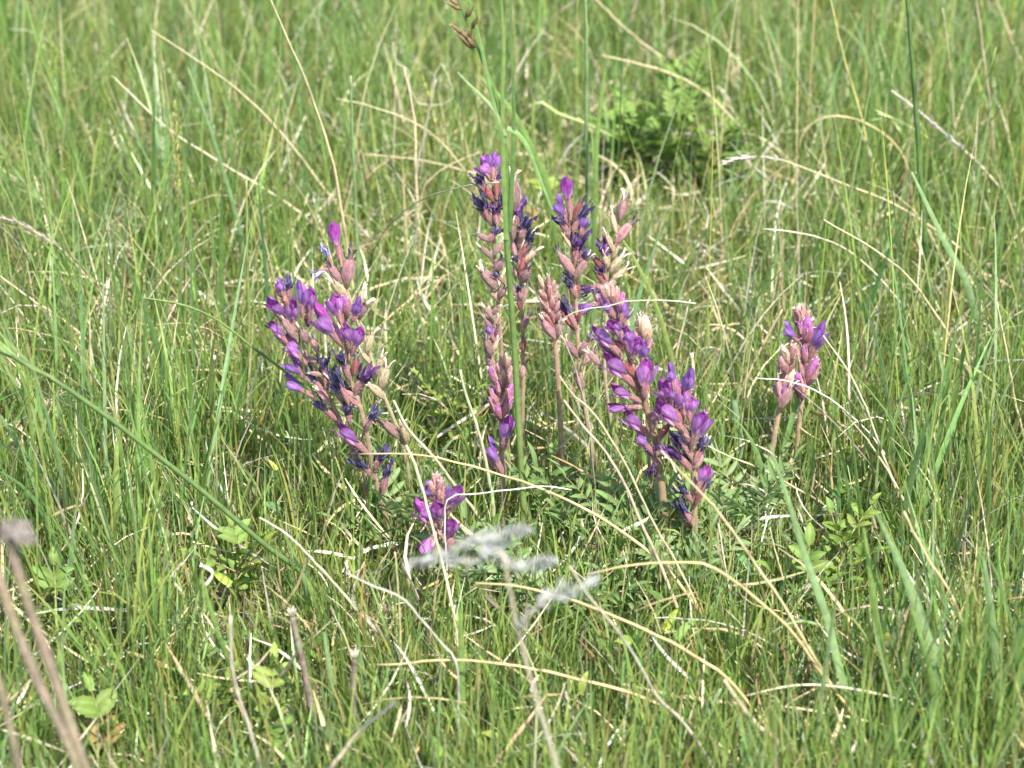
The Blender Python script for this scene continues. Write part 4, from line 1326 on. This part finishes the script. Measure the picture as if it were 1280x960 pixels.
def middle_stalk():
    """the thick green grass stalk crossing the two tallest spikes, with its leaves and its drooping spikelets"""
    Y = -0.02
    px = [(568, -12), (585, 30), (605, 80), (622, 130), (632, 190), (633, 250), (634, 310), (640, 390), (645, 470), (650, 560), (655, 640), (658, 700)]
    pts = [at(x, y, Y) for x, y in px]
    line = smooth_line(pts[::-1], 50)
    root = Vector((line[0].x, line[0].y, 0))
    e = bpy.data.objects.new('grass_stalk', None)
    COL.objects.link(e)
    e.location = root
    tag(e, 'thick green grass stalk rising past the tallest spikes, brown spikelets at its drooping top', 'grass stalk')
    rel = [p - root for p in line]
    rel[0].z = -.003
    ps = px_size(line[25])
    mb = MB()
    rad = []
    for i in range(50):
        f = i / 49
        w = 9 - 2 * f if f < .7 else 7.6 - 5.6 * ((f - .7) / .3)
        rad.append(.5 * w * ps)
    rad[33] *= 1.25
    mb.tube(rel, rad, [jit(lerp3((0.24, 0.29, 0.1), (0.13, 0.22, 0.06), min(1, i / 30)), .1) for i in range(50)], 8)
    link('stem', mb.mesh('stem', M_GRASS), e)
    leaves = [([(633, 300), (629, 200), (628, 120), (630, 60), (626, -10)], 6, 3, C_GREEN),
              ([(637, 290), (641, 200), (642, 120), (638, 40), (640, -10)], 6, 2, C_DKG),
              ([(632, 170), (618, 138), (600, 118), (585, 104), (572, 90)], 5, 2, (0.24, 0.31, 0.14)),
              ([(634, 160), (648, 168), (660, 185), (668, 205), (690, 262)], 6, 2, (0.2, 0.29, 0.1)),
              ([(630, 180), (612, 110), (602, 60), (592, 20), (584, -12)], 6, 2.5, (0.17, 0.27, 0.09))]
    for lp, a, b, c in leaves:
        L = smooth_line([at(x, y, Y - .003) - root for x, y in lp], 16)
        mb = MB()
        P, CC = [], []
        for i, p in enumerate(L):
            f = i / 15
            d = (L[min(i + 1, 15)] - L[max(i - 1, 0)]).normalized()
            s = d.cross(-_D).normalized()
            u = d.cross(s)
            w = .5 * ps * (a + (b - a) * f ** 1.3)
            P.append([p - s * w + u * w * .4, p, p + s * w + u * w * .4])
            CC.append([jit(c, .08)] * 3)
        mb.grid(P, CC)
        link('leaf_blade', mb.mesh('leaf_blade', M_GRASS), e)
    # drooping spikelets
    for x0, y0, x1, y1 in [(592, 62, 570, 40), (588, 52, 562, 28), (594, 60, 582, 44), (586, 48, 574, 38), (577, 12, 557, 2), (574, 8, 562, -2), (592, 54, 586, 36), (582, 22, 592, 8), (590, 36, 598, 20)]:
        a, b = at(x0, y0, Y) - root, at(x1, y1, Y - .004) - root
        mb = MB()
        L = [a.lerp(b, i / 6) for i in range(7)]
        w = 4.0 * ps
        mb.tube(L, [w * .2, w * .6, w * .85, w * .8, w * .6, w * .35, w * .08], [jit((0.14, 0.10, 0.045), .3) for _ in L], 6)
        fuzz_head(mb, L, w * .8, 12, (0.22, 0.16, 0.07), .005, .0011, .3)
        link('spikelet', mb.mesh('spikelet', M_DRY), e)


middle_stalk()


def white_plume():
    """silky grass panicle close to the camera"""
    Y = -0.46
    stem_px = [(628, 690), (636, 730), (648, 790), (672, 880), (700, 980), (728, 1180), (740, 1330)]
    pts = [at(x, y, Y) for x, y in stem_px]
    st = pts[-1] - pts[-2]
    root = pts[-1] + st * (pts[-1].z / -st.z)
    pts.append(root)
    root = Vector((root.x, root.y, 0))
    e = bpy.data.objects.new('plume_grass', None)
    COL.objects.link(e)
    e.location = root
    tag(e, 'blurred silvery white grass plume in front of the flowers', 'seed head')
    line = smooth_line([p - root for p in pts[::-1]], 40)
    mb = MB()
    mb.tube(line, [.0016 - .0008 * i / 39 for i in range(40)], [jit((0.34, 0.3, 0.22), .1) for _ in line], 6)
    link('stem', mb.mesh('stem', M_DRY), e)
    lobes = [([(630, 690), (590, 700), (545, 694), (528, 706)], .0030, 150), ([(560, 690), (590, 676), (625, 668), (664, 662)], .0036, 230),
             ([(620, 684), (634, 700), (656, 706), (694, 700)], .0034, 190), ([(672, 756), (690, 745), (715, 738), (748, 722)], .0034, 190),
             ([(560, 694), (520, 700), (505, 708)], .0018, 40), ([(600, 690), (612, 682), (640, 676)], .003, 90),
             ([(648, 790), (660, 770), (674, 755)], .0014, 30)]
    for px, rad, n in lobes:
        L = smooth_line([at(x, y, Y + rnd.uniform(-.01, .01)) - root for x, y in px], 14)
        mb = MB()
        mb.tube(L, [.0005] * 14, [(0.45, 0.42, 0.34)] * 14, 4)
        fuzz_head(mb, L, rad * .85, int(n * .8), (0.42, 0.42, 0.39), .0075, .0010, .9)
        link('plume_branch', mb.mesh('plume_branch', M_FUZZ), e)


white_plume()


def dead_forb():
    """weathered dead stalks with an old flower head at the lower left, close to the camera"""
    Y = -0.52
    for label, px, w0, w1, head in [
        ('blurred weathered dead stalk with a greyish old flower head, lower left corner', [(14, 672), (18, 700), (37, 761), (60, 825), (86, 900), (112, 975)], 17, 12, True),
        ('blurred thick dead stalk beside the one with the old head, lower left', [(-8, 705), (0, 727), (26, 800), (52, 862), (84, 925), (108, 985)], 16, 12, False),
        ('short blurred dead stalk at the very bottom left edge', [(-10, 830), (0, 858), (12, 905), (24, 965), (34, 1020)], 11, 9, False)]:
        pts = [at(x, y, Y) for x, y in px]
        st = pts[-1] - pts[-2]
        pts.append(pts[-1] + st * (pts[-1].z / -st.z))
        root = Vector((pts[-1].x, pts[-1].y, 0))
        e = bpy.data.objects.new('dead_stalk', None)
        COL.objects.link(e)
        e.location = root
        tag(e, label, 'dead stalk', 'weathered dead stalks')
        line = smooth_line([p - root for p in pts[::-1]], 30)
        ps = px_size(pts[2])
        mb = MB()
        mb.tube(line, [.5 * ps * (w0 + (w1 - w0) * i / 29) * (1 + .08 * math.sin(i * 1.9)) for i in range(30)], [jit(lerp3((0.19, 0.15, 0.09), (0.15, 0.125, 0.085), i / 29), .16) for i in range(30)], 8)
        link('stem', mb.mesh('stem', M_WOOD), e)
        if head:
            c = at(18, 664, Y) - root
            for k in range(34):
                a = k * 2.4
                d = (Vector((math.cos(a), math.sin(a), rnd.uniform(-.7, 1.0))) + Vector((.25, 0, .4))).normalized()
                L = [c + d * rnd.uniform(.006, .0105) * (i / 5) + Vector((0, 0, -.004 * (i / 5) ** 2)) for i in range(6)]
                mb = MB()
                mb.tube(L, [.0012, .0018, .0020, .0017, .0011, .0003], [jit(lerp3((0.07, 0.055, 0.04), (0.17, 0.15, 0.13), i / 5), .15) for i in range(6)], 5)
                fuzz_head(mb, L, .002, 6, (0.20, 0.18, 0.16), .004, .0007, .6)
                link('dry_bract', mb.mesh('dry_bract', M_WOOD), e)


dead_forb()


def grey_stub(label, px, w0, w1, Y=None):
    line = path3(px, Y, 0, 22)
    root = line[0].copy()
    e = bpy.data.objects.new('dead_stub', None)
    COL.objects.link(e)
    e.location = root
    tag(e, label, 'dead stalk', 'weathered dead stalks')
    rel = [p - root for p in line]
    ps = px_size(line[10])
    mb = MB()
    mb.tube(rel, [.5 * ps * (w0 + (w1 - w0) * i / 21) * (1 + .12 * math.sin(i * 2.3)) for i in range(22)], [jit((0.14, 0.115, 0.085), .3) for _ in rel], 8)
    link('stem', mb.mesh('stem', M_WOOD), e)
    mb = MB()
    t = rel[-1]
    for k in range(5):
        a = k * 1.3
        d = Vector((math.cos(a) * .5, math.sin(a) * .5, 1)).normalized()
        L = [t + d * .006 * i / 3 for i in range(4)]
        mb.tube(L, [.0016, .0014, .001, .0003], [jit((0.26, 0.23, 0.17), .15)] * 4, 5)
    link('frayed_tip', mb.mesh('frayed_tip', M_WOOD), e)


grey_stub('dark grey broken stub with a pale frayed top, the left of two', [(365, 770), (371, 798), (381, 841), (391, 895), (404, 958)], 11, 7)
grey_stub('dark grey broken stub with a pale frayed top, the right of two', [(443, 822), (442, 855), (442, 895), (434, 968)], 10, 7)


# ------------------------------------------------------------------ leafy weeds
def leaflet_mesh(seed, col, asp=.42, serr=0.0, fold=.3):
    r = random.Random(seed)
    mb = MB()
    R = 8
    P, C = [], []
    for i in range(R + 1):
        v = i / R
        w = asp * .5 * math.sin(math.pi * min(1, .06 + .94 * v) ** .85) ** .75 + .012
        if serr and i % 2:
            w *= 1 - serr
        if i == R:
            w = .008
        y = .10 * math.sin(v * 2.6) - .12 * v * v
        P.append([(-w, y + w * fold, v), (-w * .5, y + w * fold * .4, v), (0, y, v), (w * .5, y + w * fold * .4, v), (w, y + w * fold, v)])
        c = jit(lerp3(col, tuple(x * 1.15 for x in col), v), .05)
        C.append([c, c, tuple(x * 1.25 for x in c), c, c])
    mb.grid(P, C)
    return mb.mesh('leaflet', M_LEAF)


LEAFLETS = {}
for nm, col, asp, se in [('yellow', (0.155, 0.205, 0.038), .42, .22), ('green', (0.115, 0.175, 0.036), .46, .15), ('dark', (0.11, 0.165, 0.034), .46, .1), ('silver', (0.14, 0.20, 0.08), .22, 0), ('rust', (0.24, 0.16, 0.06), .45, .1), ('deep', (0.11, 0.17, 0.05), .2, 0)]:
    LEAFLETS[nm] = [leaflet_mesh(200 + len(LEAFLETS) * 3 + i, jit(col, .12), asp, se) for i in range(3)]


def orient(d, up):
    d = d.normalized()
    u = up - d * up.dot(d)
    if u.length < 1e-3:
        u = Vector((1, 0, 0))
    u.normalize()
    x = u.cross(d)
    return Matrix((x, u, d)).transposed().to_4x4()


def weed(name, label, root, kinds, n_leaf, leaf_len, pairs, let_len, height, cat='weed', group='leafy weeds in the grass', tilt=(.5, 1.1), seed=1, stemcol=(0.22, 0.22, 0.08), lean=(0, 0)):
    r = random.Random(seed)
    e = bpy.data.objects.new(name, None)
    COL.objects.link(e)
    e.location = (root.x, root.y, 0)
    tag(e, label, cat, group)
    mb = MB()
    tops = Vector((lean[0], lean[1], height))
    L = [tops * (i / 8) + Vector((.003 * math.sin(i * 1.1), .003 * math.cos(i * .9), 0)) for i in range(9)]
    L[0].z = -.003
    mb.tube(L, [.0016 - .0008 * i / 8 for i in range(9)], [jit(stemcol, .15) for _ in L], 6)
    link('stem', mb.mesh('stem', M_LEAF), e)
    for k in range(n_leaf):
        f = (k + .6) / n_leaf
        base = tops * f + Vector((.003 * math.sin(f * 8.8), .003 * math.cos(f * 7.2), 0))
        az = k * 2.4 + r.uniform(-.4, .4)
        th = r.uniform(*tilt)
        d = Vector((math.sin(th) * math.cos(az), math.sin(th) * math.sin(az), math.cos(th)))
        ll = leaf_len * r.uniform(.75, 1.15)
        mb = MB()
        rach = [Vector((0, -.10 * (i / 6) ** 2 * ll, ll * i / 6)) for i in range(7)]
        mb.tube(rach, [.0008 - .00045 * i / 6 for i in range(7)], [jit(stemcol, .1)] * 7, 5)
        M = Matrix.Translation(base) @ orient(d, Vector((0, 0, 1)))
        leaf = link('leaf', mb.mesh('rachis', M_LEAF), e)
        leaf.matrix_basis = M
        kind = kinds[r.randrange(len(kinds))]
        for p in range(pairs * 2 + 1):
            if p == pairs * 2:
                pos, dd = rach[-1], Vector((0, -.1, 1))
            else:
                g = .35 + .6 * (p // 2) / max(1, pairs)
                pos = Vector((0, -.10 * g * g * ll, ll * g))
                s = 1 if p % 2 else -1
                dd = Vector((s * r.uniform(.8, 1.1), r.uniform(-.05, .4), r.uniform(.35, .75)))
            sc = let_len * r.uniform(.8, 1.15)
            o = link('leaflet', LEAFLETS[kind][r.randrange(3)], leaf)
            o.matrix_basis = Matrix.Translation(pos) @ orient(dd, Vector((r.uniform(-.2, .2), 1, .1))) @ Matrix.Diagonal((sc, sc, sc, 1))
    return e


def wy(px, py, back=0.0):
    g = ground(px, py)
    return Vector((g.x, g.y + back, 0))


weed('leafy_weed', 'green leafy weed with rounded leaflets in the lower left grass', wy(72, 830), ['green', 'dark'], 8, .028, 2, .015, .055, seed=3)
weed('leafy_weed', 'small yellow-green weed beside the limp white leaf', wy(302, 765), ['green', 'yellow', 'dark'], 7, .026, 2, .014, .048, seed=4, tilt=(.3, 1.0))
weed('leafy_weed', 'yellow-green rosette low between the dead sticks and the grey stubs', wy(338, 945), ['green', 'yellow', 'dark'], 7, .026, 2, .015, .042, seed=5, tilt=(.2, .9))
weed('leafy_weed', 'bushy yellow-green weed behind the broad blades on the right', wy(1048, 765), ['green', 'dark', 'yellow'], 9, .028, 2, .014, .058, seed=6)
weed('leafy_weed', 'weed with tan and green leaves in the bottom left corner', wy(132, 985), ['dark', 'rust', 'green'], 7, .028, 2, .016, .045, seed=7, tilt=(.3, 1.0))
weed('leafy_weed', 'feathery yellow-green weed left of the woolly whitish stem', wy(556, 585), ['yellow'], 10, .030, 3, .012, .05, seed=8, tilt=(.2, 1.0))
weed('leafy_weed', 'tallest dark green leafy bush in the upper right background', wy(835, 268), ['green', 'dark', 'dark'], 30, .045, 5, .0115, .085, seed=9)
weed('leafy_weed', 'dark leafy bush just left of the taller one, background', wy(795, 262), ['dark', 'dark', 'green'], 24, .045, 5, .0115, .075, seed=10)
weed('leafy_weed', 'small leafy weed right of the tall dark bush, background', wy(885, 275), ['green', 'dark', 'dark'], 18, .042, 5, .011, .07, seed=11)
weed('leafy_weed', 'dark leafy bush behind and above its neighbours in the upper right background', wy(852, 205), ['dark', 'green'], 26, .050, 5, .012, .08, seed=16)
weed('leafy_weed', 'low dark leafy weed at the left end of the background bushes', wy(768, 240), ['dark', 'green', 'green'], 18, .045, 5, .012, .06, seed=17)
weed('leafy_weed', 'low leafy weed at the right end of the background bushes', wy(912, 258), ['dark', 'green', 'dark'], 16, .045, 5, .011, .07, seed=18)
weed('leafy_weed', 'small yellow-leaved weed above the left violet spikes', wy(440, 255), ['yellow', 'dark'], 7, .026, 2, .014, .05, seed=12)
weed('leafy_weed', 'small brownish yellow weed between the two tall middle spikes', wy(678, 375), ['yellow', 'rust'], 7, .026, 2, .016, .10, seed=13)
weed('leafy_weed', 'low green weed under the right violet spikes', wy(1000, 790), ['green', 'dark'], 7, .028, 2, .015, .04, seed=14)
weed('leafy_weed', 'low green weed right of the bottom rosette', wy(270, 930), ['green', 'dark'], 6, .026, 2, .014, .035, seed=15)

# grey-green basal leaves of the flowering plants
for lab, px, py, n, h, sd in [
    ('grey-green leaf tuft at the foot of the left violet spikes', 505, 700, 9, .02, 31),
    ('grey-green leaf tuft below the short violet spike', 590, 780, 9, .02, 32),
    ('grey-green leaf tuft between the middle stems', 690, 690, 10, .02, 33),
    ('deep green leaf tuft left of the thick brown stem', 785, 720, 11, .02, 34),
    ('grey-green leaf tuft right of the right violet stem', 915, 705, 11, .025, 35),
    ('grey-green leaf tuft below the right violet stem', 850, 775, 10, .02, 36),
    ('silvery leaf tuft at the foot of the lone spike', 938, 672, 5, .02, 37),
    ('deep green leaf tuft under the white plume', 680, 800, 10, .02, 38),
]:
    weed('locoweed_leaves', lab, wy(px, py), ['silver', 'deep', 'deep'] if 'deep' in lab else ['silver', 'deep'], n, .062, 5, .017, h, cat='leaves', group='basal leaves of the flowering plants', tilt=(.25, 1.15), seed=sd, stemcol=(0.24, 0.22, 0.12))
